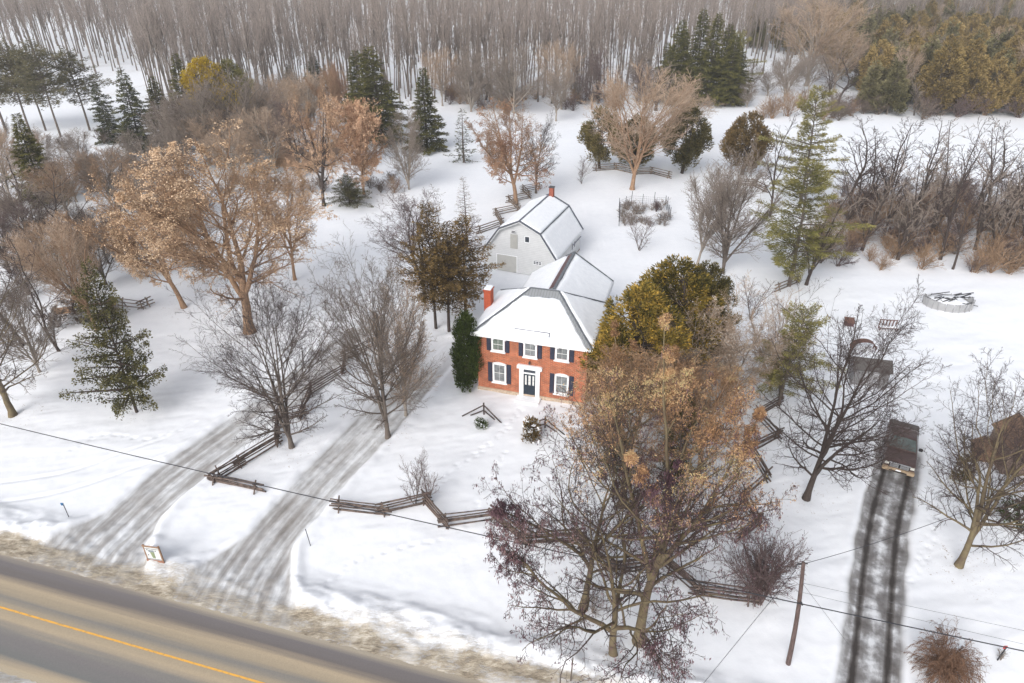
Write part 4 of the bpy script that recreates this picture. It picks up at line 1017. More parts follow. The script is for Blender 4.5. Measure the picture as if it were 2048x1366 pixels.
def broad(seed,H=15,Rw=5,r0=.24,K=3,kang=14,klen=.78,kt=(.10,.30),m0=22,m1=14,low=.14,a_lo=68,a_hi=26,wig=.05,up=.05,l3=(12,40,.40),l4=(7,40,.42),l5=(4,38,.48),rt=.0085,bulge=.42,lw=None,lean=(0,0),lead=.97,tw=.6,fl=1.0,curl=None):
    """round headed tree: a leader, a few codominant stems and long laterals that fill an egg shaped crown"""
    rs=np.random.RandomState(seed);wood=Acc();br=Acc();lw=wig*1.6 if lw is None else lw
    p,t,r=grow(rs,np.array([[0,0,-.25]]),np.array([[lean[0],lean[1],1.]]),np.array([H*lead+.25]),r0,.014,16,wig*.55,.02)
    r[:,0]*=1.5;r[:,1]*=1.08
    V,Q=tubes(p,r,9);wood.add(V,Q);sets=[(p,t,r,np.array([H*lead]),m0,low)]
    if K:
        o,d,l,rr=spawn(rs,p,t,r,np.array([H]),K,kt[0],kt[1],kang,kang*.25,klen,.1,ONE,.78)
        p1,t1,r1=grow(rs,o,d,l,rr,rr*.1+.006,13,wig,.03);V,Q=tubes(p1,r1,7);wood.add(V,Q);sets.append((p1,t1,r1,l,m1,.1))
    O=[];D=[];L=[];RR=[]
    for (p_,t_,r_,l_,m,lo) in sets:
        B,n,_=p_.shape
        tt=lo+(.985-lo)*((np.arange(m)[None,:]+rs.rand(B,m))/m)
        f=tt*(n-1);i=np.clip(f.astype(int),0,n-2);w=(f-i)[...,None];b=np.arange(B)[:,None]
        o=p_[b,i]*(1-w)+p_[b,i+1]*w;pr=r_[b,i]*(1-w[...,0])+r_[b,i+1]*w[...,0]
        u=np.clip(o[...,2]/H,0,1)
        env=Rw*np.where(u<bulge,.62+.38*np.sin(np.pi/2*u/bulge),np.cos(np.pi/2*np.clip((u-bulge)/(1.04-bulge),0,1))**.62)
        ph=np.arange(m)[None,:]*2.4+rs.rand(B,1)*6.28+rs.randn(B,m)*.4
        hd=np.hypot(o[...,0],o[...,1]);oph=np.arctan2(o[...,1],o[...,0])
        if B>1 or K: # stems away from the middle send limbs outward
            pull=np.clip(hd/(Rw*.35),0,1)*.75
            ph=np.arctan2(np.sin(ph)*(1-pull)+np.sin(oph)*pull,np.cos(ph)*(1-pull)+np.cos(oph)*pull)
        a=np.radians(a_lo+(a_hi-a_lo)*u+rs.randn(B,m)*7)
        reach=np.maximum(env-hd*np.cos(ph-oph)*.8,env*.25)
        ln=reach/np.maximum(np.sin(a),.45)*(.72+.38*rs.rand(B,m))*fl
        d=np.stack([np.cos(ph)*np.sin(a),np.sin(ph)*np.sin(a),np.cos(a)],-1)
        O.append(o.reshape(-1,3));D.append(d.reshape(-1,3));L.append(ln.ravel());RR.append(np.minimum(pr.ravel()*.6,.012+.0155*ln.ravel()*(r0/.24)))
    O=np.concatenate(O);D=np.concatenate(D);L=np.concatenate(L);RR=np.maximum(np.concatenate(RR),rt*1.4)
    p1,t1,r1=grow(rs,O,D,L,RR,np.maximum(RR*.22,rt),10,lw,up);V,Q=tubes(p1,r1,5);wood.add(V,Q)
    cur=(p1,t1,r1,L);tips=[(p1,t1)]
    for li,((m,an,lf),n,k) in enumerate(((l3,7,4),(l4,5,3),(l5,3,3))):
        if not m:break
        p_,t_,r_,l_=cur
        o,d,l,rr=spawn(rs,p_,t_,r_,l_,m,.14,.98,an,10,lf,.2,lambda t:1.12-.62*t,tw)
        rr=np.maximum(rr,rt*(1.3-.15*li));e=np.maximum(rr*.3,rt*.7)
        cw=lw*(1.1+.3*li) if curl is None else curl
        p2,t2,r2=grow(rs,o,d,l,rr,e,n,cw,up*(.9 if li<1 else .5))
        V,Q=tubes(p2,r2,k);br.add(V,Q);cur=(p2,t2,r2,l);tips.append((p2,t2))
    return wood.get(),br.get(),tips
hardwood_=hardwood
def hardwood(**k):
    return broad(**k) if 'Rw' in k else hardwood_(**k)
# ================= the kinds of tree =================
# open grown maples with many upswept stems
mkhard('mapleA','bark_grey','twig_dark',seed=11,H=15.6,Rw=7.6,r0=.27,K=4,kang=14,kt=(.07,.22),m0=18,m1=10,low=.10,a_lo=80,a_hi=26,wig=.035,up=.045,l3=(11,38,.36),l4=(6,38,.42),l5=(3,36,.5),fl=1.1,rt=.0105)
mkhard('mapleB','bark_grey','twig_grey',seed=27,H=15.4,Rw=6.2,r0=.24,K=4,kang=12,kt=(.08,.25),m0=18,m1=10,low=.12,a_lo=74,a_hi=24,wig=.035,up=.05,l3=(11,36,.36),l4=(6,38,.42),l5=(3,36,.5),fl=1.05,rt=.0105)
# spreading trees with crooked limbs
mkhard('spreadA','bark_dark','twig_dark',seed=5,H=15.4,Rw=7.0,r0=.27,K=3,kang=20,kt=(.12,.3),m0=16,m1=11,low=.14,a_lo=76,a_hi=30,wig=.07,up=.05,l3=(10,44,.40),l4=(6,44,.42),l5=(4,40,.48),rt=.0095)
mkhard('spreadB','bark_grey','twig_mauve',seed=8,H=13,Rw=4.8,r0=.22,K=4,kang=24,kt=(.14,.35),m0=12,m1=11,low=.2,a_lo=70,a_hi=30,wig=.08,up=.045,l3=(10,44,.42),l4=(6,44,.42),l5=(4,40,.48),rt=.009)
# honey locusts by the road: crooked limbs, hanging dark pods, fine brown tops
mkhard('locustA','bark_moss','twig_dark',('pod_purple',9000,.24,.045,'rim'),seed=14,H=14,Rw=6.6,r0=.27,K=2,kang=26,kt=(.3,.5),m0=15,m1=9,low=.2,a_lo=74,a_hi=32,wig=.09,up=.04,l3=(9,50,.44),l4=(6,50,.44),l5=(3,46,.45),rt=.011,curl=.22,lw=.14)
mkhard('locustB','bark_moss','twig_dark',('pod_purple',6500,.24,.045,'rim'),seed=33,H=9.5,Rw=6.0,r0=.24,K=3,kang=38,kt=(.2,.34),m0=8,m1=9,low=.25,a_lo=76,a_hi=40,wig=.10,up=.03,l3=(9,50,.44),l4=(6,50,.44),l5=(3,46,.45),rt=.011,curl=.22,lw=.14)
mkhard('locustTop','bark_moss','twig_dark',[('seed_brown',33000,.15,.036,'top'),('pod_purple',8000,.24,.045,'rim')],seed=42,H=18.3,Rw=6.3,r0=.36,K=4,kang=20,kt=(.3,.5),m0=15,m1=10,low=.16,a_lo=78,a_hi=34,wig=.07,up=.05,l3=(9,46,.42),l4=(6,48,.44),l5=(3,44,.45),rt=.0095,curl=.18,lw=.11,bulge=.5)
mkhard('russetTop','bark_tan','twig_brown',('seed_brown',16000,.14,.034,'seed'),seed=46,H=13,Rw=3.6,r0=.22,K=3,kang=16,kt=(.3,.5),m0=18,m1=12,low=.35,a_lo=66,a_hi=30,wig=.05,up=.05,l3=(11,44,.42),l4=(7,46,.44),l5=(4,44,.45),rt=.009,curl=.14)
# oaks that keep their leaves
mkhard('oakTan','bark_tan','twig_brown',('leaf_tan',34000,.115,.08,'top'),seed=51,H=17,Rw=5.8,r0=.36,K=4,kang=24,kt=(.22,.42),m0=15,m1=12,low=.25,a_lo=70,a_hi=30,wig=.07,up=.045,l3=(11,46,.42),l4=(7,46,.44),l5=(3,44,.45),rt=.010,bulge=.55)
mkhard('oakThin','bark_tan','twig_brown',('leaf_russet',11000,.14,.10,'low'),seed=57,H=14,Rw=5.4,r0=.30,K=4,kang=26,kt=(.18,.36),m0=12,m1=12,low=.2,a_lo=74,a_hi=30,wig=.08,up=.045,l3=(11,46,.42),l4=(7,46,.44),l5=(3,44,.45),rt=.010)
mkhard('beech','bark_tan','twig_brown',('leaf_beech',42000,.16,.10,'all'),seed=61,H=13,Rw=4.0,r0=.2,K=3,kang=12,kt=(.1,.3),m0=24,m1=12,low=.1,a_lo=66,a_hi=28,wig=.04,up=.04,l3=(10,44,.42),l4=(6,44,.44),l5=(0,0,0),rt=.010)
# fine twigged fan trees
mkhard('fanA','bark_pale','twig_mid',seed=71,H=11,Rw=3.6,r0=.15,K=6,kang=18,kt=(.06,.2),m0=16,m1=12,low=.12,a_lo=60,a_hi=22,wig=.04,up=.05,l3=(10,34,.42),l4=(6,36,.45),l5=(0,0,0),rt=.012)
mkhard('fanTan','bark_pale','twig_tan',seed=74,H=13,Rw=4.2,r0=.19,K=5,kang=20,kt=(.15,.36),m0=14,m1=12,low=.25,a_lo=60,a_hi=22,wig=.05,up=.05,l3=(10,36,.42),l4=(7,38,.45),l5=(0,0,0),rt=.013,bulge=.55)
mkhard('palebloom','bark_pale','twig_tan',('seed_pale',5000,.11,.08,'all'),seed=77,H=12,Rw=4.2,r0=.17,K=4,kang=22,kt=(.1,.3),m0=12,m1=11,low=.16,a_lo=66,a_hi=26,wig=.07,up=.05,l3=(10,40,.42),l4=(6,40,.45),l5=(3,38,.5),rt=.0095)
# slim young field-edge trees
mkhard('slimA','bark_dark','twig_mid',seed=81,H=12,trunk=.30,r0=.13,stems=6,stem_ang=24,stem_len=.6,wig=.07,up=.03,l2=(8,38,.40),l3=(5,38,.42),l4=(3,38,.42),l5=(0,0,0),low=.35,rt=.012)
mkhard('slimB','bark_dark','twig_dark',seed=84,H=12,trunk=.42,r0=.12,stems=5,stem_ang=20,stem_len=.55,wig=.09,up=.03,l2=(8,40,.40),l3=(5,40,.42),l4=(3,40,.42),l5=(0,0,0),low=.4,rt=.012)
mkhard('slimC','bark_dark','twig_dark',seed=87,H=12,trunk=.2,r0=.12,stems=4,stem_ang=16,stem_len=.75,wig=.08,up=.03,l2=(8,40,.34),l3=(5,40,.42),l4=(3,40,.42),l5=(0,0,0),low=.2,rt=.012)
mkhard('sapling','bark_grey','twig_mauve',seed=91,H=5,trunk=.06,r0=.05,stems=4,stem_ang=18,stem_len=.85,wig=.04,up=.03,l2=(12,36,.36),l3=(7,36,.4),l4=(0,0,0),l5=(0,0,0),low=.1,rt=.007)
# far woods: tall narrow hardwoods, one mesh each
for i,(sd,tr,ms,an) in enumerate(((101,.62,6,15),(104,.70,5,13),(107,.58,6,17),(110,.76,5,12))):
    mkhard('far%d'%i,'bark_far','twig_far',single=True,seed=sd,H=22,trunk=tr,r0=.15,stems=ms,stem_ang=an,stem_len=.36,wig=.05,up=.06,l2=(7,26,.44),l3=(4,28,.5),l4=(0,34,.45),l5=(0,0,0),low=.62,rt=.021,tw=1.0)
# conifers
conifer('spruceA',201,13,2.7,'needle_spruce','bark_dark',nb=130,per=190,ln=.36,wd=.10,droop=.28,spread=.34,irregular=.16)
conifer('spruceB',204,13,2.9,'needle_blue','bark_dark',nb=120,per=180,ln=.36,wd=.10,droop=.33,spread=.32,irregular=.22,ragged=.25)
conifer('spruceTall',207,18,3.0,'needle_spruce','bark_dark',nb=170,per=170,ln=.40,wd=.10,z0=.08,droop=.38,prof=.6,spread=.34,irregular=.2,ragged=.3,trunk_r=.22)
conifer('spruceThin',211,10,2.0,'needle_blue','bark_grey',nb=70,per=26,ln=.36,wd=.10,droop=.15,spread=.25,irregular=.2,layers=16)
conifer('larch',214,11,2.3,'brush_brown','bark_grey',nb=110,per=34,ln=.30,wd=.035,droop=.12,spread=.3,irregular=.22,trunk_r=.11)
conifer('whitepine',217,16,4.3,'needle_pine','bark_grey',nb=75,per=330,ln=.32,wd=.075,z0=.16,droop=.02,prof=.5,spread=.30,irregular=.3,layers=0,flat=.5,upa=.25,ragged=.6,trunk_r=.2,nose=.25)
conifer('redpine',221,15,3.6,'needle_farpine','bark_grey',nb=80,per=130,ln=.42,wd=.10,z0=.34,droop=-.1,prof=.6,spread=.4,irregular=.35,ragged=.65,trunk_r=.17,flat=.8,nose=.4)
conifer('junipersparse',224,11,3.4,'juniper','bark_dark',nb=110,per=190,ln=.22,wd=.10,z0=.08,droop=-.08,prof=.75,spread=.30,irregular=.34,ragged=.55,flat=.6,trunk_r=.17,nose=.1)
conifer('juniperopen',227,14,3.1,'juniper_rust','bark_dark',nb=100,per=170,ln=.24,wd=.10,z0=.22,droop=-.1,prof=.6,spread=.32,irregular=.36,ragged=.6,flat=.7,trunk_r=.18,nose=.15)
cedar('goldcedar',301,11,3.4,'cedar_gold','bark_dark',n=42000,lobes=105,ln=.24,wd=.085,open_=.36,lobe_r=.19,stems=3,updir=.5)
cedar('olivecedar',304,9,3.0,'cedar_olive','bark_dark',n=22000,lobes=60,ln=.30,wd=.11,open_=.42,lobe_r=.22,stems=3,z0=.14)
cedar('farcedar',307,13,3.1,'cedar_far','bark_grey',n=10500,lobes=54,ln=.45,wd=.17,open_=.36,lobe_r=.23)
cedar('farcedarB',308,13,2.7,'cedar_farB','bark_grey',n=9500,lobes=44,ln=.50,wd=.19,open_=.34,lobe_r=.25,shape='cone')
cedar('hedgecolumn',310,7.2,1.25,'hedge_green','bark_dark',n=14000,lobes=44,ln=.26,wd=.09,shape='column',open_=.22,lobe_r=.42,z0=.02,trunk_r=.08,updir=1.2)
cedar('ballshrub',313,1.0,.6,'hedge_green','bark_dark',n=1600,lobes=12,ln=.14,wd=.06,shape='dome',open_=.2,lobe_r=.5,z0=.05,trunk_r=.03,snow=60)
# brush
shrub('brushA',401,3.2,16,30,'twig_brown',7,6,.012);shrub('brushB',404,2.8,15,36,'twig_mauve',7,6,.012);shrub('brushC',407,2.4,14,40,'twig_grey',7,6,.012,leafn=700)
shrub('weeds',411,1.4,12,44,'twig_mid',5,4,.009);shrub('cornerbush',414,3.6,30,30,'twig_mauve',11,8,.009,leafn=900,leafmat_='pod_purple')
shrub('weeping',417,2.8,70,42,'twig_rust',9,9,.010,droop=.19,wig=.04)
RT=random.Random(77);SCL=[]
def T(proto,name,bx,by,ty,wpx,label,cat='tree',group=None,lean=(0,0),mm=None,rot=None,h=None,off=(0,0)):
    loc=P(bx,by);loc=(loc[0]+off[0],loc[1]+off[1]);hh=h or HZ(bx,by,ty)
    topw=WM(bx,by,wpx)*.9
    if wpx:SCL.append((name,bx,round(topw/2/PROTO[proto][1]/(hh/PROTO[proto][2]),2)))
    return place(proto,name,loc,hh,topw,RT.uniform(0,6.28) if rot is None else rot,label,cat,group,lean,mm)
# ---- front: trees by the road and the driveways
T('mapleA','maple_tree',583,893,500,0,'big bare maple with many fanning stems beside the left rail fence')
T('mapleB','maple_tree',776,874,478,0,'bare maple right of the middle driveway in the front lawn')
T('fanA','bare_tree',812,830,560,150,'smaller bare tree close behind the front lawn maple',mm={'twig_mid':'twig_tan'})
T('locustB','locust_tree',1227,1311,1000,0,'forked locust trunk nearest the road with hanging dark pods')
T('locustTop','locust_tree',1278,1283,690,0,'tallest locust with mossy trunk and dense brown seed top',lean=(-.05,0),rot=.6)
T('locustA','locust_tree',1166,1216,790,0,'locust spreading left over the rail fence with purple pods')
T('russetTop','locust_tree',1243,1012,700,215,'reddish brown seeded tree behind the tallest locust',mm={'bark_tan':'bark_moss'})
T('russetTop','locust_tree',1393,962,730,185,'rusty trunked tree on the right of the brown seeded trees')
T('russetTop','locust_tree',1335,905,705,200,'brown seeded tree standing between the red brick house and the locusts',mm={'twig_brown':'twig_grey'})
T('junipersparse','juniper_tree',1225,955,800,95,'dark green juniper showing through the brown crowns below the house corner')
T('junipersparse','juniper_tree',1345,985,770,90,'olive juniper hidden among the seeded brown crowns')
T('spreadA','bare_tree',1612,999,578,0,'dark bare tree with low spreading limbs left of the pickup driveway',lean=(.06,.0))
T('spreadA','bare_tree',1917,1132,728,330,'dark bare tree with low crooked limbs right of the wet driveway',mm={'bark_dark':'bark_moss'})
T('spreadB','bare_tree',2035,1030,770,260,'bare tree at the right edge beside the brown shed')
T('cornerbush','shrub',1515,1205,1078,150,'twiggy brown bush at the corner of the front rail fence','shrub')
T('weeping','shrub',1878,1345,1272,140,'round drooping brown shrub near the lower right corner','shrub')
T('sapling','sapling',832,1012,905,70,'thin bare sapling on the left at the front rail fence bend','sapling')
T('sapling','sapling',858,1010,918,75,'thin bare sapling on the right at the front rail fence bend','sapling')
T('ballshrub','shrub',963,858,838,26,'small green bush poking through snow below the wooden rail corner','shrub')
T('ballshrub','shrub',1062,880,838,46,'rounded brown green bush at the second wooden rail corner','shrub',mm={'hedge_green':'juniper_rust'})
T('hedgecolumn','cedar_tree',936,778,626,56,'narrow dark green cedar column at the left corner of the brick house')
T('ballshrub','shrub',1918,962,912,44,'dark olive evergreen ball behind the limbs of the right hand tree','shrub',mm={'hedge_green':'cedar_olive'})
T('ballshrub','shrub',2032,1052,1008,70,'dark green snow dusted shrub at the right edge','shrub')
# ---- cedars and trees round the house
T('goldcedar','cedar_tree',1262,815,575,185,'golden green cedar touching the right front corner of the brick house')
T('goldcedar','cedar_tree',1330,760,522,185,'large golden green cedar behind the one at the house corner')
T('goldcedar','cedar_tree',1390,735,530,125,'olive gold cedar farthest right in the clump beside the house',mm={'cedar_gold':'cedar_olive'})
T('palebloom','bare_tree',1395,800,565,210,'pale twigged tree with whitish seed clusters in front of the gold cedars')
T('palebloom','bare_tree',1452,812,600,150,'pale twigged tree leaning right beside the gold cedar clump',lean=(.12,0))
T('whitepine','pine_tree',1556,815,610,140,'bushy pine behind the tall bare tree at the right fence')
T('fanA','bare_tree',1538,785,600,130,'grey fan shaped tree left of the bushy pine',mm={'twig_mid':'twig_tan'})
T('juniperopen','juniper_tree',872,655,405,120,'tall rusty green juniper with bare lower trunk left of the house')
T('juniperopen','juniper_tree',898,662,445,130,'middle rusty green juniper left of the brick chimney')
T('juniperopen','juniper_tree',932,640,430,130,'rusty green juniper nearest the brick chimney')
T('spreadB','bare_tree',850,600,370,210,'crooked bare tree rising behind the junipers beside the barn',mm={'bark_grey':'bark_dark'})
T('larch','larch_tree',935,505,355,80,'bare brown larch between the junipers and the barn',cat='larch')
T('junipersparse','juniper_tree',274,825,533,150,'lone dark olive juniper with layered branches on the left lawn')
# ---- left garden
T('spreadB','bare_tree',25,830,510,310,'forked bare tree at the left edge by the overhead cable',mm={'twig_mauve':'twig_grey','bark_grey':'bark_moss'})
T('fanA','bare_tree',80,745,560,130,'small grey tree behind the forked tree at the left edge')
T('slimC','bare_tree',118,702,470,130,'slim multi stemmed tree leaning left in the left garden',lean=(-.14,0))
T('slimB','bare_tree',45,690,440,120,'thin leaning tree at the left edge above the forked tree',lean=(-.1,0))
T('fanTan','bare_tree',196,660,430,160,'leaning tree with tan twigs between lumber pile and juniper',lean=(-.16,0),mm={'bark_pale':'bark_tan'})
T('fanTan','bare_tree',150,600,440,140,'brown twigged tree left of the lumber pile',mm={'twig_tan':'twig_brown'})
T('oakThin','oak_tree',368,615,330,250,'leaning oak with thick tan trunk and sparse orange leaves',lean=(-.16,0),mm={'leaf_russet':'leaf_tan'})
T('oakTan','oak_tree',500,665,270,350,'tall oak crowned with dense orange tan leaves')
T('oakThin','oak_tree',590,560,330,170,'oak with thin russet leaves right of the orange oak',mm={'leaf_russet':'leaf_tan'})
T('slimA','bare_tree',240,505,330,110,'grey tree standing against the left garden fence')
T('slimB','bare_tree',158,508,335,120,'mauve twigged tree in front of the left garden fence')
T('fanA','bare_tree',330,470,330,130,'grey fan tree behind the leaning oak')
T('fanTan','bare_tree',225,420,300,120,'brown brushy tree above the left garden fence',mm={'twig_tan':'twig_brown'})
T('fanTan','bare_tree',140,440,320,110,'reddish brown brushy tree beside the lone green spruce',mm={'twig_tan':'twig_brown'})
T('fanTan','bare_tree',22,400,250,120,'tan twigged tree at the left edge below the pines')
T('spreadB','bare_tree',20,545,380,150,'crooked grey tree at the left edge above the garden')
T('spruceA','spruce_tree',92,400,230,92,'lone green spruce near the left edge')
T('slimC','bare_tree',95,560,400,110,'slim dark stems at the left above the lumber pile')
# ---- evergreen row upper left
for px,by,ty,w,pr,lb in ((225,285,168,56,'spruceB','leftmost dark spruce of the four in the upper left row'),(285,300,138,74,'spruceB','second dark spruce, tallest and raggedest of the upper left row'),
  (335,282,155,66,'spruceA','third spruce of the upper left row'),(385,262,110,72,'spruceA','fourth spruce, behind the yellow pine')):
    T(pr,'spruce_tree',px,by,ty,w,lb,group='dark spruces in the upper left row')
T('goldcedar','pine_tree',432,262,116,105,'bright yellow green pine beside the upper left spruces',mm={'cedar_gold':'needle_yellow'})
T('goldcedar','pine_tree',480,256,122,85,'green pine right of the yellow pine',mm={'cedar_gold':'needle_pine'})
for i,(px,by,ty,w,lb) in enumerate(((12,262,100,90,'leftmost'),(62,268,82,80,'second'),(92,262,92,70,'third'),(122,275,80,76,'fourth'),(180,262,97,76,'rightmost'))):
    T('redpine','pine_tree',px,by,ty,w*1.35,'%s tall red pine with bare trunk in the upper left group'%lb,group='tall red pines upper left')
# ---- middle distance, left of the lane
T('fanA','bare_tree',420,330,185,170,'wide grey fan tree below the yellow pine',h=14.5)
T('fanA','bare_tree',500,320,150,190,'broad grey fan tree left of the tan house',mm={'bark_pale':'bark_grey'},h=15)
T('fanTan','bare_tree',470,360,255,120,'low tan brushy tree in front of the grey fan trees')
T('oakThin','oak_tree',648,412,172,170,'dark trunked oak with tan crown right of the tan house',mm={'leaf_russet':'leaf_beech','bark_tan':'bark_dark'})
T('spreadB','bare_tree',600,345,190,120,'bare tree standing in front of the tan house',mm={})
T('beech','beech_tree',728,388,198,96,'beech holding dense pinkish tan leaves',cat='beech')
T('beech','beech_tree',705,330,205,80,'second tan leaved beech behind the first',cat='beech')
T('junipersparse','juniper_tree',700,410,320,90,'low spreading juniper at the foot of the tan beech',h=4.5)
T('fanA','bare_tree',818,380,215,100,'neat grey fan tree right of the tan beech')
T('spruceTall','spruce_tree',768,285,96,110,'tallest twin topped dark spruce above the tan beech')
T('spruceTall','spruce_tree',733,270,108,90,'left top of the twin dark spruces above the tan beech')
T('spruceA','spruce_tree',855,300,140,80,'dark spruce right of the twin spruces')
T('spruceA','spruce_tree',583,176,130,38,'small dark spruce at the edge of the woods, left of two')
T('spruceA','spruce_tree',635,184,107,52,'small dark spruce at the edge of the woods, right of two')
T('spruceThin','spruce_tree',928,326,218,58,'thin open spruce on the snow lane')
T('oakThin','oak_tree',1031,407,195,230,'broad bare oak with russet leaves on its low left limb behind the barn')
T('spreadA','bare_tree',1072,388,222,110,'dark crooked tree right of the broad oak',mm={'bark_dark':'bark_grey'})
T('fanTan','bare_tree',1112,242,140,80,'bare tree in front of the woods above the lane',mm={'twig_tan':'twig_mid'})
T('fanTan','bare_tree',885,212,95,80,'tan twigged tree at the woods edge above the lane')
T('fanTan','bare_tree',925,200,120,60,'smaller tan twigged tree at the woods edge',mm={'twig_tan':'twig_brown'})
T('fanTan','bare_tree',1264,380,128,210,'tall tan twigged tree with stout trunk among the three cedars',mm={'bark_pale':'bark_tan'},h=17.5)
T('spreadB','bare_tree',1345,300,150,150,'pale leaning bare tree right of the tan twigged tree',lean=(.2,0),mm={'bark_grey':'bark_pale','twig_mauve':'twig_tan'})
T('olivecedar','cedar_tree',1200,338,216,80,'left cedar of the three behind the weathered rail fence')
T('olivecedar','cedar_tree',1268,340,232,90,'middle cedar of the three, behind the stout tan trunk')
T('olivecedar','cedar_tree',1362,348,214,90,'right cedar of the three behind the weathered rail fence')
T('olivecedar','cedar_tree',1482,352,228,90,'cedar left of the tall white pine',mm={'cedar_olive':'juniper_rust'})
T('sapling','sapling',1163,369,310,44,'little bare tree alone on the snow right of the barn','sapling')
T('whitepine','pine_tree',1598,415,175,135,'tall pale white pine standing at the field corner',mm=None)
T('whitepine','pine_tree',1578,572,325,190,'olive green white pine above the short zigzag fence',rot=2.0)
T('slimA','bare_tree',1612,570,330,110,'slim grey tree beside the olive green pine')
T('slimB','bare_tree',1540,432,215,80,'slim bare tree left of the tall white pine')
T('fanA','bare_tree',1445,545,290,175,'large grey many stemmed tree above the gold cedars',mm={'bark_pale':'bark_grey'})
T('fanTan','bare_tree',1392,535,330,130,'leaning bare tree over the fenced garden',lean=(.15,0),mm={'twig_tan':'twig_mid'})
T('sapling','shrub',1278,500,430,70,'small bare shrub beside the fenced garden','shrub')
T('sapling','shrub',1500,640,560,90,'thin bare shrub right of the gold cedars','shrub')
T('fanTan','bare_tree',1612,172,20,190,'pale branching tree in front of the cedar woods',mm={'bark_pale':'bark_pale'},h=22)
T('fanTan','bare_tree',1668,180,60,110,'smaller pale tree right of the pale branching tree')
# ---- spruce stand, top
sp=[(1340,205,40,60),(1362,208,60,62),(1385,206,22,60),(1408,210,30,60),(1430,208,50,58),(1450,212,70,56),(1470,207,95,48),(1330,196,85,46)]
od=['leftmost but one','third','fourth and tallest','fifth','sixth','seventh','rightmost','leftmost']
for (px,by,ty,w),o in zip(sp,od):
    T('spruceTall','spruce_tree',px,by,ty,w*1.15,o+' tall spruce in the dark stand at the field edge',group='tall spruces in the stand')
T('whitepine','pine_tree',1455,190,62,86,'light green pine rising behind the dark spruce stand')
# ---- bare row at the field edge, right
RR=random.Random(9)
row=[(1682,470,275),(1708,450,250),(1724,500,285),(1752,440,232),(1768,470,240),(1795,520,300),(1815,455,260),(1850,500,235),(1868,470,228),(1880,520,270),(1905,540,330),(1935,455,238),(1950,500,240),(1975,520,300),(1992,470,255),(2020,480,235),(2040,510,250),(1700,400,230),(1840,400,235),(1960,410,250)]
ordn='first second third fourth fifth sixth seventh eighth ninth tenth eleventh twelfth thirteenth fourteenth fifteenth sixteenth seventeenth eighteenth nineteenth twentieth'.split()
for i,(px,by,ty) in enumerate(sorted(row)):
    pr=RR.choice(['slimA','slimB','slimC','slimB'])
    T(pr,'bare_tree',px,by,ty,RR.uniform(75,120),'%s from the left of the slim bare trees in the right hand field row'%ordn[i],group='slim bare trees along the right field row',lean=(RR.uniform(-.02,.12),0))
# ---- thickets (countable bushes)
def bushes(n,xr,yr,hr,protos,label,group,seed,mm=None,name='shrub'):
    r=random.Random(seed)
    for i in range(n):
        px=r.uniform(*xr);py=r.uniform(*yr) if not callable(yr) else yr(px,r)
        loc=P(px,py);h=r.uniform(*hr);place(r.choice(protos),name,loc,h,h*r.uniform(1.0,1.5),r.uniform(0,6.28),label,'shrub',group,(r.uniform(-.1,.1),r.uniform(-.1,.1)),mm)
bushes(80,(1625,2055),lambda x,r:r.uniform(425,535)+ (x-1625)*.045,(1.9,3.9),['brushA','brushB','brushC','brushA'],'brown twiggy bush in the thicket between lawn and field','bushes of the right hand thicket',21)
bushes(42,(1680,2060),lambda x,r:r.uniform(385,440),(2.2,3.6),['brushA','brushB'],'brown twiggy bush in the thicket between lawn and field','bushes of the right hand thicket',22)
bushes(46,(0,420),lambda x,r:r.uniform(285,470),(1.6,3.4),['brushA','brushB','brushC'],'brown brushy bush in the overgrown upper left garden','bushes of the overgrown left garden',23)
bushes(22,(0,230),lambda x,r:r.uniform(480,660),(1.4,2.8),['brushB','brushC'],'grey twiggy bush behind the left garden trees','bushes behind the left garden trees',24)
bushes(26,(440,800),lambda x,r:r.uniform(330,400),(1.5,3.0),['brushA','brushC'],'twiggy undergrowth bush below the tan beech and tan house','bushes around the tan house',25)
bushes(40,(880,1320),lambda x,r:r.uniform(192,222),(2.2,4.5),['brushA','brushB'],'reddish brown bush along the foot of the woods','bushes along the foot of the woods',26)
bushes(30,(1500,2050),lambda x,r:r.uniform(215,242),(3.0,6.0),['brushB','brushC','brushA'],'grey bush along the foot of the cedar woods','bushes along the foot of the cedar woods',27)
bushes(26,(1243,1335),lambda x,r:r.uniform(414,452),(.9,1.7),['weeds'],'dry weed clump inside the wire garden fence','weed clumps in the fenced garden',28)
def scrub(n,xr,yr,hr,protos,label,group,seed,name='bare_tree',mms=(None,),sep=2.2):
    r=random.Random(seed);done=[];t=0
    while len(done)<n and t<n*40:
        t+=1;px=r.uniform(*xr);py=r.uniform(*yr);loc=P(px,py)
        if any((a-loc[0])**2+(b-loc[1])**2<sep*sep for a,b in done):continue
        done.append(loc);h=r.uniform(*hr);place(r.choice(protos),name,loc,h,h*r.uniform(.55,.95),r.uniform(0,6.28),label,'tree',group,(r.uniform(-.1,.05),0),r.choice(mms))
scrub(16,(330,560),(275,350),(7,10.5),['fanA','fanTan','spreadB'],'grey and tan bare tree in the mass between the spruces and the tan house','bare trees between the spruces and tan house',31,mms=({'twig_tan':'twig_mid'},None),sep=4)
scrub(12,(540,700),(225,300),(8,12),['fanTan','oakThin','fanA'],'bare tan tipped tree behind the tan house','tan tipped trees behind the tan house',32,sep=5)
scrub(16,(-10,330),(300,430),(5,9),['fanA','fanTan','slimA','slimC'],'small bare tree in the overgrown upper left garden','small bare trees of the upper left garden',33,mms=({'twig_tan':'twig_mid'},None),sep=4)
scrub(12,(-20,230),(470,640),(5,9.5),['slimA','slimC','fanA','slimB'],'slim grey tree crowding the left garden edge','slim trees at the left garden edge',34,mms=({'bark_pale':'bark_grey'},),sep=3)
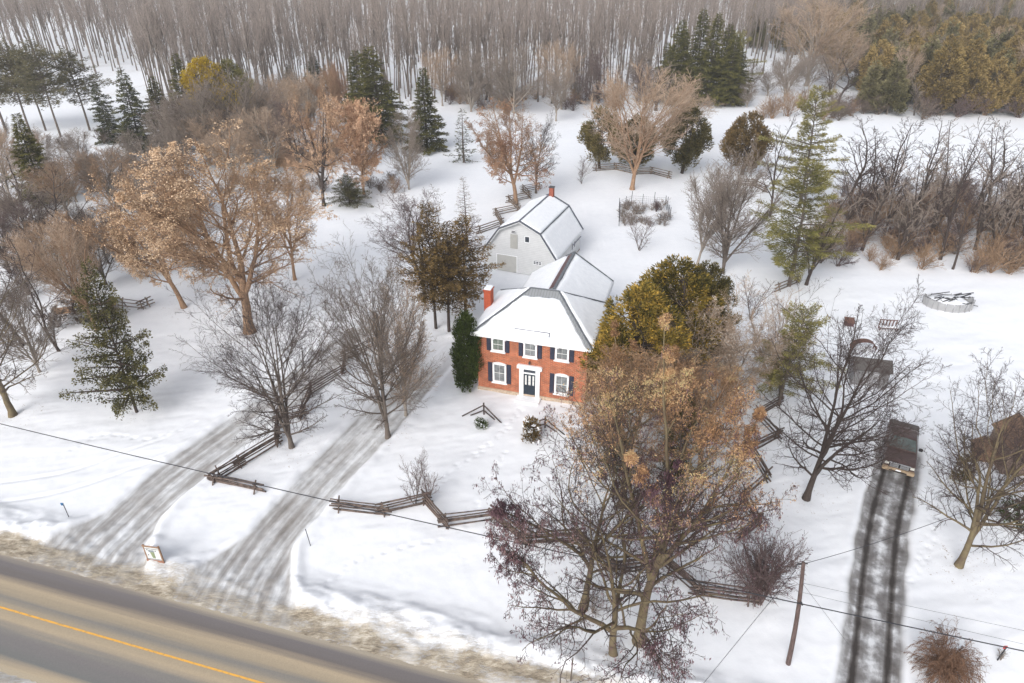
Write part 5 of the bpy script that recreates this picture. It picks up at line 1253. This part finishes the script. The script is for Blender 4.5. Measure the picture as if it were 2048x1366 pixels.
scrub(10,(270,420),(430,560),(4.5,8),['fanA','slimA'],'low grey tree behind the leaning oak','low grey trees behind the leaning oak',35,mms=({'bark_pale':'bark_grey'},),sep=3)
scrub(14,(880,1330),(195,228),(9,15),['fanTan','slimA','fanA','spreadB'],'bare tan or grey tree standing along the front of the far woods','bare trees along the front of the far woods',36,mms=(None,{'twig_tan':'twig_mid'}),sep=5)
scrub(10,(1480,1680),(180,240),(6,12),['fanTan','slimA','fanA','slimB'],'grey tree beside the snow gap right of the spruce stand','trees beside the snow gap',37,mms=({'twig_tan':'twig_mid'},),sep=4)
# ================= far woods =================
def woods():
    r=random.Random(3);cell={};sites=[]
    def ok(x,y,m):
        k=(int(x//4),int(y//4))
        for i in (-1,0,1):
            for j in (-1,0,1):
                for a,b in cell.get((k[0]+i,k[1]+j),()):
                    if (a-x)**2+(b-y)**2<m*m:return False
        cell.setdefault(k,[]).append((x,y));return True
    for t in range(26000):
        y=r.uniform(158,330);x=r.uniform(-.80,.47)*(y*.866+16)
        d=y*.866+16;px=1024+FPX*x/d;v=(CH*.866-y*.5)/d;py=683+FPX*v
        if px<-60 or px>1600:continue
        edge=205 if px>560 else (228 if px>300 else 150)
        if px>1300:edge=150
        if py>edge:continue
        if px<230 and 52<py<82 and r.random()<.8:continue
        if px<300 and r.random()<.3:continue
        if float(fbm(np.array([x*.05]),np.array([y*.05]),3)[0])<.42 and r.random()<.8:continue
        if 1480<px<1560 and 80<py and r.random()<.8:continue
        if ok(x,y,2.5 if y<190 else 5.0):sites.append((x,y))
    sites.sort(key=lambda q:q[1]);near=sites[:290]
    for k,(x,y) in enumerate(near):
        pr='far%d'%r.randrange(4);me,rr,hh=PROTO[pr]
        o=link('hardwood_tree',me[0][1]);o.location=(x,y,gz(x,y)-.1);h=r.uniform(14,24);s=h/hh
        o.rotation_euler=(r.uniform(-.09,.09),r.uniform(-.09,.09),r.uniform(0,6.28));o.scale=(s*1.05,s*1.05,s)
        tag(o,'tall slender bare hardwood in the grey woods behind the houses','tree','bare hardwoods of the far woods')
    print('woods sites',len(sites))
    return sites[290:]
rest=woods()
def stuff_forest(name,label,pts,protos,hr,seed,sx=1.1):
    """one object of countless far trees: points instanced by geometry nodes"""
    rs=np.random.RandomState(seed);pts=np.array(pts);n=len(pts)
    z=ground_z(pts[:,0],pts[:,1])
    me=bpy.data.meshes.new(name);me.vertices.add(n);me.vertices.foreach_set('co',np.stack([pts[:,0],pts[:,1],z-.1],-1).astype(np.float32).ravel())
    for k,v,t in (('hs',rs.uniform(*hr,n),'FLOAT'),('rz',rs.uniform(0,6.28,n),'FLOAT'),('ix',rs.randint(0,len(protos),n),'INT')):
        a=me.attributes.new(k,t,'POINT');a.data.foreach_set('value',v.astype(np.int32 if t=='INT' else np.float32))
    o=link(name,me);tag(o,label,'woods',kind='stuff')
    ng=bpy.data.node_groups.new(name,'GeometryNodeTree');ng.interface.new_socket('Geometry',in_out='INPUT',socket_type='NodeSocketGeometry');ng.interface.new_socket('Geometry',in_out='OUTPUT',socket_type='NodeSocketGeometry')
    I=ng.nodes.new('NodeGroupInput');Oo=ng.nodes.new('NodeGroupOutput');j=ng.nodes.new('GeometryNodeJoinGeometry')
    def na(nm,t='FLOAT'):
        a=ng.nodes.new('GeometryNodeInputNamedAttribute');a.data_type=t;a.inputs['Name'].default_value=nm;return a.outputs['Attribute']
    cb=ng.nodes.new('ShaderNodeCombineXYZ');ng.links.new(na('rz'),cb.inputs['Z'])
    cs=ng.nodes.new('ShaderNodeCombineXYZ');hs=na('hs');mu=ng.nodes.new('ShaderNodeMath');mu.operation='MULTIPLY';mu.inputs[1].default_value=sx;ng.links.new(hs,mu.inputs[0])
    ng.links.new(mu.outputs[0],cs.inputs['X']);ng.links.new(mu.outputs[0],cs.inputs['Y']);ng.links.new(hs,cs.inputs['Z'])
    for i,src in enumerate(protos):
        oi=ng.nodes.new('GeometryNodeObjectInfo');oi.inputs['Object'].default_value=src;oi.transform_space='ORIGINAL'
        ip=ng.nodes.new('GeometryNodeInstanceOnPoints');cmp_=ng.nodes.new('FunctionNodeCompare');cmp_.data_type='INT';cmp_.operation='EQUAL'
        ng.links.new(na('ix','INT'),[s for s in cmp_.inputs if s.type=='INT'][0]);[s for s in cmp_.inputs if s.type=='INT'][1].default_value=i
        ng.links.new(I.outputs[0],ip.inputs['Points']);ng.links.new(cmp_.outputs[0],ip.inputs['Selection'])
        ng.links.new(oi.outputs['Geometry'],ip.inputs['Instance']);ng.links.new(cb.outputs[0],ip.inputs['Rotation']);ng.links.new(cs.outputs[0],ip.inputs['Scale'])
        ng.links.new(ip.outputs[0],j.inputs[0])
    ng.links.new(j.outputs[0],Oo.inputs[0]);md=o.modifiers.new('trees','NODES');md.node_group=ng
    return o
def woods_rest():
    r=random.Random(8);pts=list(rest)
    for i in range(9000):
        px=r.uniform(-80,2130);py=r.uniform(-75,55)
        # snow openings seen through the woods
        if ((px-1612)/26)**2+((py-14)/10)**2<1:continue
        if px<230 and 52<py<90 and r.random()<.8:continue
        if px<250 and r.random()<.2:continue
        x,y=P(px,py)
        # keep the count per area even
        if r.random()<min(1,(y/420)**-1.6*.16+.08):pts.append((x,y))
    src=[]
    seen={}
    for o in list(COL.objects):
        if o.name.startswith('hardwood_tree') and o.type=='MESH' and o.data.name not in seen:seen[o.data.name]=o
    src=list(seen.values())
    print('woods rest',len(pts))
    stuff_forest('far_woods','distant bare grey woodland fading into one mass',pts,src,(.75,1.05),5)
woods_rest()
def cedarwoods():
    r=random.Random(12);pts=[];t=0
    while len(pts)<170 and t<20000:
        t+=1;px=r.uniform(1660,2090);py=r.uniform(95,236)
        if py>150+ (px-1660)*.5 and px<1720:continue
        x,y=P(px,py)
        if all((a-x)**2+(b-y)**2>15 for a,b in pts):pts.append((x,y))
    pts.sort(key=lambda q:q[1])
    for i,(x,y) in enumerate(pts):
        if r.random()<.84:
            h=r.uniform(9,15);place(r.choice(['farcedar','farcedarB']),'cedar_tree',(x,y),h,h*r.uniform(.42,.6),r.uniform(0,6.28),'golden brown cedar in the dense woods at the upper right','tree','golden cedars of the upper right woods')
        else:
            h=r.uniform(10,16);place(r.choice(['fanTan','slimA','slimB']),'bare_tree',(x,y),h,h*r.uniform(.4,.6),r.uniform(0,6.28),'grey bare tree among the golden cedars at the upper right','tree','bare trees among the upper right cedars',(r.uniform(-.1,.1),0),{'twig_tan':'twig_mid'} if r.random()<.5 else None)
    # behind them
    q=[]
    for i in range(900):
        px=r.uniform(1500,2130);py=r.uniform(-60,110);x,y=P(px,py)
        if ((px-1612)/30)**2+((py-14)/12)**2<1:continue
        if r.random()<min(1,(y/420)**-1.6*.5+.25):q.append((x,y))
    src=[o for o in COL.objects if o.type=='MESH' and o.data.name.startswith(('farcedar_crown','farcedarB_crown'))]
    src=list({o.data.name:o for o in src}.values())+[o for o in COL.objects if o.type=='MESH' and o.data.name=='far0'][:1]*2
    stuff_forest('far_cedar_woods','distant golden brown cedar woodland',q,src,(.75,1.2),6,1.0)
cedarwoods()

print('width over height scale',[q for q in SCL if q[2]>1.5 or q[2]<.65])
# ================= pole and cables =================
def pole():
    b=P(1577,1327);r=empty('utility_pole',(b[0],b[1],0),0,'leaning brown wooden utility pole beside the wet driveway','utility pole')
    h=7.6;top=(.0+.75,0.0,h)
    # leans a little towards the driveway, like the surveyed top
    tx=P(1607,1125,h);top=(tx[0]-b[0],tx[1]-b[1],h)
    m=MB();pr=None
    k=10;n=8;vs=[];fs=[]
    for i in range(n+1):
        t=i/n;bow=math.sin(t*math.pi)*.10;rr=.13*(1-t)+.085*t
        for j in range(k):
            a=2*math.pi*j/k;vs.append((top[0]*t+bow+rr*math.cos(a),top[1]*t+rr*math.sin(a),-.3+(h+.3)*t))
    for i in range(n):
        for j in range(k):fs.append((i*k+j,i*k+(j+1)%k,(i+1)*k+(j+1)%k,(i+1)*k+j))
    fs.append(tuple(range(n*k,(n+1)*k)));m.add(vs,fs);m.build('pole_shaft',M['pole_wood'],r,smooth=True)
    MB().bar((top[0]-.25,top[1],h-.1),(top[0]+.2,top[1],h-.06),.09,k=6).bar((top[0]-.25,top[1],h-.1),(top[0]-.3,top[1],h-.45),.05,k=6).build('service_bracket',M['dark_metal'],r)
    MB().bar((top[0]*.66+.1,top[1]*.66-.13,5.0),(top[0]*.66+.1,top[1]*.66-.3,5.0),.1,k=6).build('cable_clamp',M['dark_metal'],r)
    return b,top,h
pb,ptop,ph=pole()
def cable(pts,r,sag,label,mat='wire_black',name='cable',n=40):
    a=Vector(pts[0]);b=Vector(pts[1]);m=MB();q=[]
    for i in range(n+1):
        t=i/n;p=a.lerp(b,t);p.z-=sag*4*t*(1-t);q.append(p)
    arr=np.array([[tuple(p) for p in q]]);V,Q=tubes(arr,np.full((1,n+1),r),5)
    o=link(name,mesh_np(name,V,Q,mats=[M[mat]]));tag(o,label,'cable')
    return o
pm=(pb[0]+ptop[0]*.64+.12,pb[1]+ptop[1]*.64-.16,4.9)
def off(p,t,z):return (p[0]+RE[0]*t,p[1]+RE[1]*t,z)
cable([off(pm,-58,6.1),pm],.028,.35,'thick black cable crossing the front lawn to the utility pole')
cable([pm,off(pm,55,6.0)],.028,.3,'thick black cable running right from the utility pole to the frame edge')
tp=(pb[0]+ptop[0],pb[1]+ptop[1],ph-.1)
e=P(1960,1010,5.5);cable([tp,(e[0],e[1],5.5)],.014,.25,'thin service wire from the pole top toward the brown shed','wire_black')
c2=(pb[0]+ptop[0]*.83+.1,pb[1]+ptop[1]*.83,6.2)
cable([c2,off(c2,52,6.6)],.008,.3,'thin upper wire running right above the thick cable','wire_thin')
cable([(c2[0],c2[1],5.6),off(c2,52,5.1)],.008,.4,'faint lowest wire running right from the pole','wire_thin')
g=P(1698,1290);cable([c2,(g[0],g[1],0)],.009,0,'guy wire slanting down right from the pole to the driveway edge','wire_thin','guy_wire',4)
g=P(1380,1400);cable([(tp[0]-.25,tp[1],tp[2]-.4),(g[0],g[1],0)],.012,.0,'guy wire slanting down left from the pole to the roadside','wire_black','guy_wire',4)
# ================= sign, markers =================
def sign():
    a=P(301,1130);b=P(331,1134);ang=math.atan2(b[1]-a[1],b[0]-a[0]);L=math.hypot(b[0]-a[0],b[1]-a[1])
    simple('sign_panel',(.62,.64,.64),.5,.08);simple('sign_green',(.22,.26,.15),.6,.3);simple('sign_grey',(.20,.23,.25),.6,.2);simple('sign_red',(.27,.13,.085),.6,.3,8)
    r=empty('roadside_sign',(a[0],a[1],.05),ang,'small white picture board on brown posts between the two driveway mouths','sign')
    for x in (.0,L):MB().bar((x,0,-.3),(x,0,1.66),.08,.08).build('post',M['plank_brown'],r)
    pn=MB().box(.043,L-.043,-.03,.0,.38,1.52).build('panel',M['sign_panel'],r)
    MB().box(-.06,L+.06,-.06,-.031,.34,.50).build('lower_board',M['sign_red'],r);MB().box(-.06,L+.06,-.06,-.0405,1.54,1.66).build('upper_board',M['plank_brown'],r)
    MB().box(.043,L-.043,-.036,-.0305,.54,.58).build('black_line',M['dark_metal'],pn);MB().box(.043,L-.043,-.036,-.0305,1.38,1.41).build('black_line',M['dark_metal'],pn)
    g=MB().add([(L*.40,-.038,.66),(L*.60,-.038,.64),(L*.60,-.038,1.20),(L*.33,-.038,1.16),(L*.40,-.034,.66),(L*.60,-.034,.64),(L*.60,-.034,1.20),(L*.33,-.034,1.16)],[(0,1,2,3),(7,6,5,4),(0,4,5,1),(1,5,6,2),(2,6,7,3),(3,7,4,0)]);g.build('picture',M['sign_green'],pn)
    MB().box(L*.26,L*.62,-.041,-.0385,1.14,1.30).build('picture',M['sign_grey'],pn)
    MB().box(L*.72,L*.90,-.038,-.0305,.62,.9).build('picture',M['curtain'],pn)
    for x,z in ((.14,1.26),(.14,.84),(.68,1.22)):
        MB().box(L*x,L*x+.07,-.038,-.0305,z,z+.07).build('dot',M['dark_metal'],pn)
sign()
def marker(px,py,top,label,mat,flag=None,lean=(0,0),w=.035):
    b=P(px,py);h=HZ(px,py,top);r=empty('driveway_marker',(b[0],b[1],0),0,label,'marker stake')
    MB().bar((0,0,-.2),(lean[0],lean[1],h),w,w).build('stake',M['dark_metal'] if flag else M[mat],r)
    if flag:MB().box(lean[0]-.16,lean[0]+.02,lean[1]-.015,lean[1]+.015,h-.16,h+.04).build('reflector',M[mat],r)
marker(139,1037,1007,'blue topped marker stake left of the left driveway','blue_marker',True)
marker(622,1093,1058,'thin dark stake right of the middle driveway','wire_black',None,(-.12,0))
marker(1141,1366,1316,'short grey stake at the roadside below the locusts','bark_grey',None,(.03,0),.06)
marker(1993,1322,1293,'short stake with a red top at the lower right','red_cap',True,(.12,.0),.05)
T('weeds','shrub',2000,1322,1298,26,'few dry twigs beside the red topped stake','shrub')
T('weeds','shrub',1185,1222,1190,60,'dry weed tuft at the foot of the left locust','shrub')
# ================= wooden rail corners on the lawn =================
def corner(px,py,l,rr,label):
    b=P(px,py);r=empty('corner_rails',(b[0],b[1],0),0,label,'fence')
    MB().bar((0,0,-.2),(0,0,1.15),.12,.12).build('post',M['bark_dark'],r)
    for (qx,qy),hs in ((l,(.95,.45)),(rr,(.95,.45))):
        q=P(qx,qy)
        for h in hs:
            f=1 if h>.8 else .62
            MB().bar((0,0,h),((q[0]-b[0])*f,(q[1]-b[1])*f,.08),.08,.07).build('rail',M['bark_dark'],r)
corner(968,830,(924,834),(1003,848),'wooden corner rails on the snowy lawn near the cedar column')
corner(1090,858,(1048,852),(1130,872),'wooden corner rails on the lawn behind the purple podded locust')
# ================= sheds and odds and ends, right =================
def gable(name,px,py,w,d,h,hr,rz,wallm,roofm,label,cat,snow=False,door=True,win=True):
    b=P(px,py);r=empty(name,(b[0],b[1],0),rz,label,cat)
    m=MB();m.add([(0,0,-.2),(w,0,-.2),(w,0,h),(w/2,0,hr),(0,0,h),(0,d,-.2),(w,d,-.2),(w,d,h),(w/2,d,hr),(0,d,h)],[(4,3,2,1,0),(5,6,7,8,9),(0,1,6,5),(1,2,7,6),(2,3,8,7),(3,4,9,8),(4,0,5,9)])
    m.build('wall',M[wallm],r)
    rf=MB();k=(hr-h)/(w/2)
    for s,x0 in ((1,w+.15),(-1,-.15)):
        rf.poly([(x0,-.15,h-.15*k),(x0,d+.15,h-.15*k),(w/2,d+.15,hr+.04),(w/2,-.15,hr+.04)],.05,(0,0,1))
    rf=rf.build('roof',M[roofm],r)
    if snow:
        slope_snow('roof_snow',rf,[(w+.15,-.15,h),(w+.15,d+.15,h),(w/2,d+.15,hr+.08),(w/2,-.15,hr+.08)],.12,(12,6),(0,0,0,.05),.2,41)
        slope_snow('roof_snow',rf,[(-.15,d+.15,h),(-.15,-.15,h),(w/2,-.15,hr+.08),(w/2,d+.15,hr+.08)],.12,(12,6),(0,.05,0,0),.2,42)
    if door:
        dr=MB().box(w*.5,w*.9,-.05,-.003,.05,h*.92).build('door',M['dark_metal' if False else 'shed_metal'],r);MB().box(w*.54,w*.57,-.08,-.051,h*.45,h*.55).build('handle',M['chrome'],dr)
        MB().box(w*.695,w*.705,-.06,-.0505,.05,h*.92).build('door_gap',M['dark_metal'],dr)
    return r
gs=gable('garden_shed',1771,779,1.7,2.75,1.75,2.3,R(76),'shed_metal','truck_cover','dark grey and brown metal garden shed behind the tall bare tree','shed',door=False)
gd=MB().box(-.05,-.003,.75,1.95,.05,1.62).build('door',M['pool_panel'],gs);MB().box(-.062,-.0505,1.34,1.36,.05,1.62).build('door_gap',M['dark_metal'],gd);MB().box(-.09,-.0505,1.22,1.27,.8,1.0).build('handle',M['chrome'],gd)
gable('wooden_shed',2000,950,2.6,2.6,2.5,3.5,R(-8),'brown_boards','plank_brown','tall brown board shed at the right edge behind bare limbs','shed',door=False)
gable('wooden_shed',1952,925,1.3,1.3,1.0,1.4,R(-12),'plank_brown','plank_brown','low brown box shed beside the tall brown shed','shed',door=False)
def arch():
    b=P(1702,703);r=empty('metal_arch',(b[0],b[1],0),R(-6),'low rusty curved metal shelter roof above the garden shed','shelter')
    m=MB();n=14;W=2.2;V=[];F=[]
    for i in range(n+1):
        a=math.pi*(i/n)
        for rr in (1,.95):
            for y in (0,.7):V.append((W/2-W/2*rr*math.cos(a),y,.3+.75*rr*math.sin(a)))
    for i in range(n):
        q=i*4;p=q+4;F+=[(q,q+1,p+1,p),(q+2,p+2,p+3,q+3),(q,p,p+2,q+2),(q+1,q+3,p+3,p+1)]
    F+=[(0,2,3,1),(n*4,n*4+1,n*4+3,n*4+2)];m.add(V,F);m.build('curved_roof',M['rust_steel'],r)
    for x in (.08,W-.08):
        for y in (.1,.6):MB().bar((x,y,-.2),(x,y,.45),.07,.07).build('leg',M['rust_steel'],r)
arch()
def bench():
    b=P(1757,664);r=empty('garden_bench',(b[0],b[1],0),R(-8),'dark wooden slatted bench standing in open snow','bench')
    MB().box(0,1.7,0,.5,.42,.47).build('seat',M['rust_steel'],r)
    bk=MB()
    for i in range(6):bk.box(.05+i*.3,.15+i*.3,.5,.55,.47,1.05)
    bk.box(0,1.7,.50,.56,1.05,1.12);bk.build('backrest',M['rust_steel'],r)
    for x in (.05,1.6):
        for y in (.03,.45):MB().box(x,x+.07,y,y+.07,-.1,.42).build('leg',M['rust_steel'],r)
    MB().box(.05,1.65,.03,.42,.473,.53).build('snow_cover',M['roof_snow'],r,bevel=.02)
bench()
def hopper():
    b=P(1688,655);r=empty('wood_box',(b[0],b[1],0),R(-15),'small reddish brown wooden box with pitched lid seen through branches','box')
    MB().box(0,.8,0,.6,0,.6).build('box_body',M['maroon_metal'],r);MB().poly([(-.06,-.1,.6),(.86,-.1,.6),(.86,.7,.85),(-.06,.7,.85)],.06).build('lid',M['rust_steel'],r)
hopper()
def pool():
    c=P(1893,612);r=empty('swimming_pool',(c[0],c[1],0),R(-5),'round above ground pool with collapsed dark frame and grey panels','pool')
    n=22;a0=math.pi*1.02
    R1,R2=2.25,1.8
    for i in range(n):
        a=2*math.pi*i/n;b=2*math.pi*(i+1)/n
        front=math.sin((a+b)/2)
        h=1.0 if front<.15 else .55
        tilt=.12*math.sin(i*2.1)
        p=(R1*math.cos(a),R2*math.sin(a));q=(R1*math.cos(b),R2*math.sin(b))
        if front>.55 and i%3==0:continue
        m=MB();m.add([(p[0],p[1],-.1),(q[0],q[1],-.1),(q[0]*1.02+tilt,q[1]*1.02,h),(p[0]*1.02+tilt,p[1]*1.02,h)]+[(p[0]*.98,p[1]*.98,-.1),(q[0]*.98,q[1]*.98,-.1),(q[0]+tilt,q[1],h),(p[0]+tilt,p[1],h)],[(0,1,2,3),(7,6,5,4),(0,4,5,1),(3,2,6,7),(0,3,7,4),(1,5,6,2)]);m.build('wall_panel',M['pool_panel'],r)
        MB().bar((p[0]*1.03,p[1]*1.03,-.1),(p[0]*1.05+tilt,p[1]*1.05,h+.08),.07,.05).build('upright',M['pool_panel'],r)
    rr=random.Random(4)
    for i in range(26):
        x=rr.uniform(-1.9,1.2);y=rr.uniform(-.9,1.5)*math.sqrt(max(.05,1-(x/3.2)**2));a=rr.uniform(-.6,.6)+ (0 if rr.random()<.7 else 1.4);l=rr.uniform(.8,2.0)
        MB().bar((x,y,.45+rr.uniform(0,.4)),(x+l*math.cos(a),y+l*.5*math.sin(a),.45+rr.uniform(0,.7)),rr.uniform(.07,.16),.04).build('fallen_rail',M['dark_metal'],r)
    n2=20;V=[];F=[]
    for j,(f,z) in enumerate(((1,.42),(.7,.72),(.35,.85),(.02,.88))):
        for i in range(n2):
            a=2*math.pi*i/n2;V.append((R1*.97*f*math.cos(a),R2*.97*f*math.sin(a),z+rr.uniform(-.12,.12)))
    for j in range(3):
        for i in range(n2):F.append((j*n2+i,j*n2+(i+1)%n2,(j+1)*n2+(i+1)%n2,(j+1)*n2+i))
    m=MB().add(V,F);m.build('snow_fill',M['roof_snow'],r,smooth=True)
pool()
# ================= wire garden fence =================
def garden():
    pts=[(1238,452),(1238,418),(1262,408),(1330,412),(1340,440),(1300,456)];P2=[P(*q) for q in pts];ox,oy=P2[0]
    r=empty('garden_fence',(ox,oy,0),0,'wire garden fence with thin dark posts round dry weeds','fence')
    for i,(a,b) in enumerate(zip(P2,P2[1:]+P2[:1])):
        if i==5:continue
        L=math.hypot(b[0]-a[0],b[1]-a[1]);n=max(2,int(L/1.6))
        for k in range(n):
            t=k/n;x=a[0]+(b[0]-a[0])*t-ox;y=a[1]+(b[1]-a[1])*t-oy
            MB().bar((x,y,-.2),(x+RS.uniform(-.08,.08),y,1.5+RS.uniform(-.1,.5)),.06,.06).build('post',M['wire_black'],r)
        m=MB()
        for h in (.3,.6,.9,1.2):m.bar((a[0]-ox,a[1]-oy,h),(b[0]-ox,b[1]-oy,h),.016,.016)
        k=int(L/.3)
        for j in range(k):
            t=j/k;x=a[0]+(b[0]-a[0])*t-ox;y=a[1]+(b[1]-a[1])*t-oy;m.bar((x,y,.05),(x,y,1.25),.012,.012)
        m.build('wire_mesh',M['wire_thin'],r)
    T('cornerbush','shrub',1312,424,398,14,'dark stump like dry plant at the back of the fenced garden','shrub')
garden()
# ================= lumber pile, left =================
def lumber():
    b=P(112,632);r=empty('lumber_pile',(b[0],b[1],0),R(18),'snowy stack of tan boards behind the leaning trees at left','lumber')
    rr=random.Random(2)
    for i in range(9):
        y=(i%3)*.5+rr.uniform(-.1,.1);z=.12+(i//3)*.24
        MB().box(rr.uniform(-.3,.1),5.2+rr.uniform(-.4,.4),y,y+.42,z,z+.2).build('board',M['lumber'],r)
    MB().box(.2,4.8,.05,1.3,.79,.95).build('snow_cover',M['roof_snow'],r,bevel=.05)
    b=P(140,648);r=empty('utility_trailer',(b[0],b[1],0),R(14),'low snow filled flatbed trailer beside the board stack','trailer')
    MB().box(0,3.2,0,1.7,.55,.65).build('deck',M['shed_metal'],r)
    for q in ((0,3.2,-.03,.0,.652,.95),(0,3.2,1.7,1.73,.652,.95),(3.2,3.23,0,1.7,.652,.95)):MB().box(*q).build('side_board',M['pool_panel'],r)
    for y in (-.2,1.75):
        w=MB().lathe([(.1,-.09),(.3,-.09),(.33,-.05),(.33,.05),(.3,.09),(.1,.09)],(0,0,0),14);w.v=[(1.7+x,y+z+.05,.33+yy) for x,yy,z in w.v];w.build('wheel',M['tyre_rubber'],r)
    MB().bar((0,.85,.58),(-1.3,.85,.45),.09,.09).build('drawbar',M['dark_metal'],r);MB().box(.08,3.15,.05,1.65,.652,.86).build('snow_cover',M['roof_snow'],r,bevel=.05)
lumber()
def bird():pass

# ================= winter air =================
def haze():
    m=bpy.data.materials.new('haze_air');m.use_nodes=True;nt=m.node_tree
    nt.nodes.remove(nt.nodes['Principled BSDF']);v=N(nt,'ShaderNodeVolumePrincipled')
    v.inputs['Color'].default_value=(.93,.94,.97,1);v.inputs['Density'].default_value=.0004;v.inputs['Anisotropy'].default_value=.1
    nt.links.new(v.outputs[0],nt.nodes['Material Output'].inputs['Volume'])
    b=MB().box(-1000,1000,-20,1400,-2.5,34);o=b.build('haze',m);tag(o,'thin pale winter haze over the woods','haze',kind='stuff')
haze()
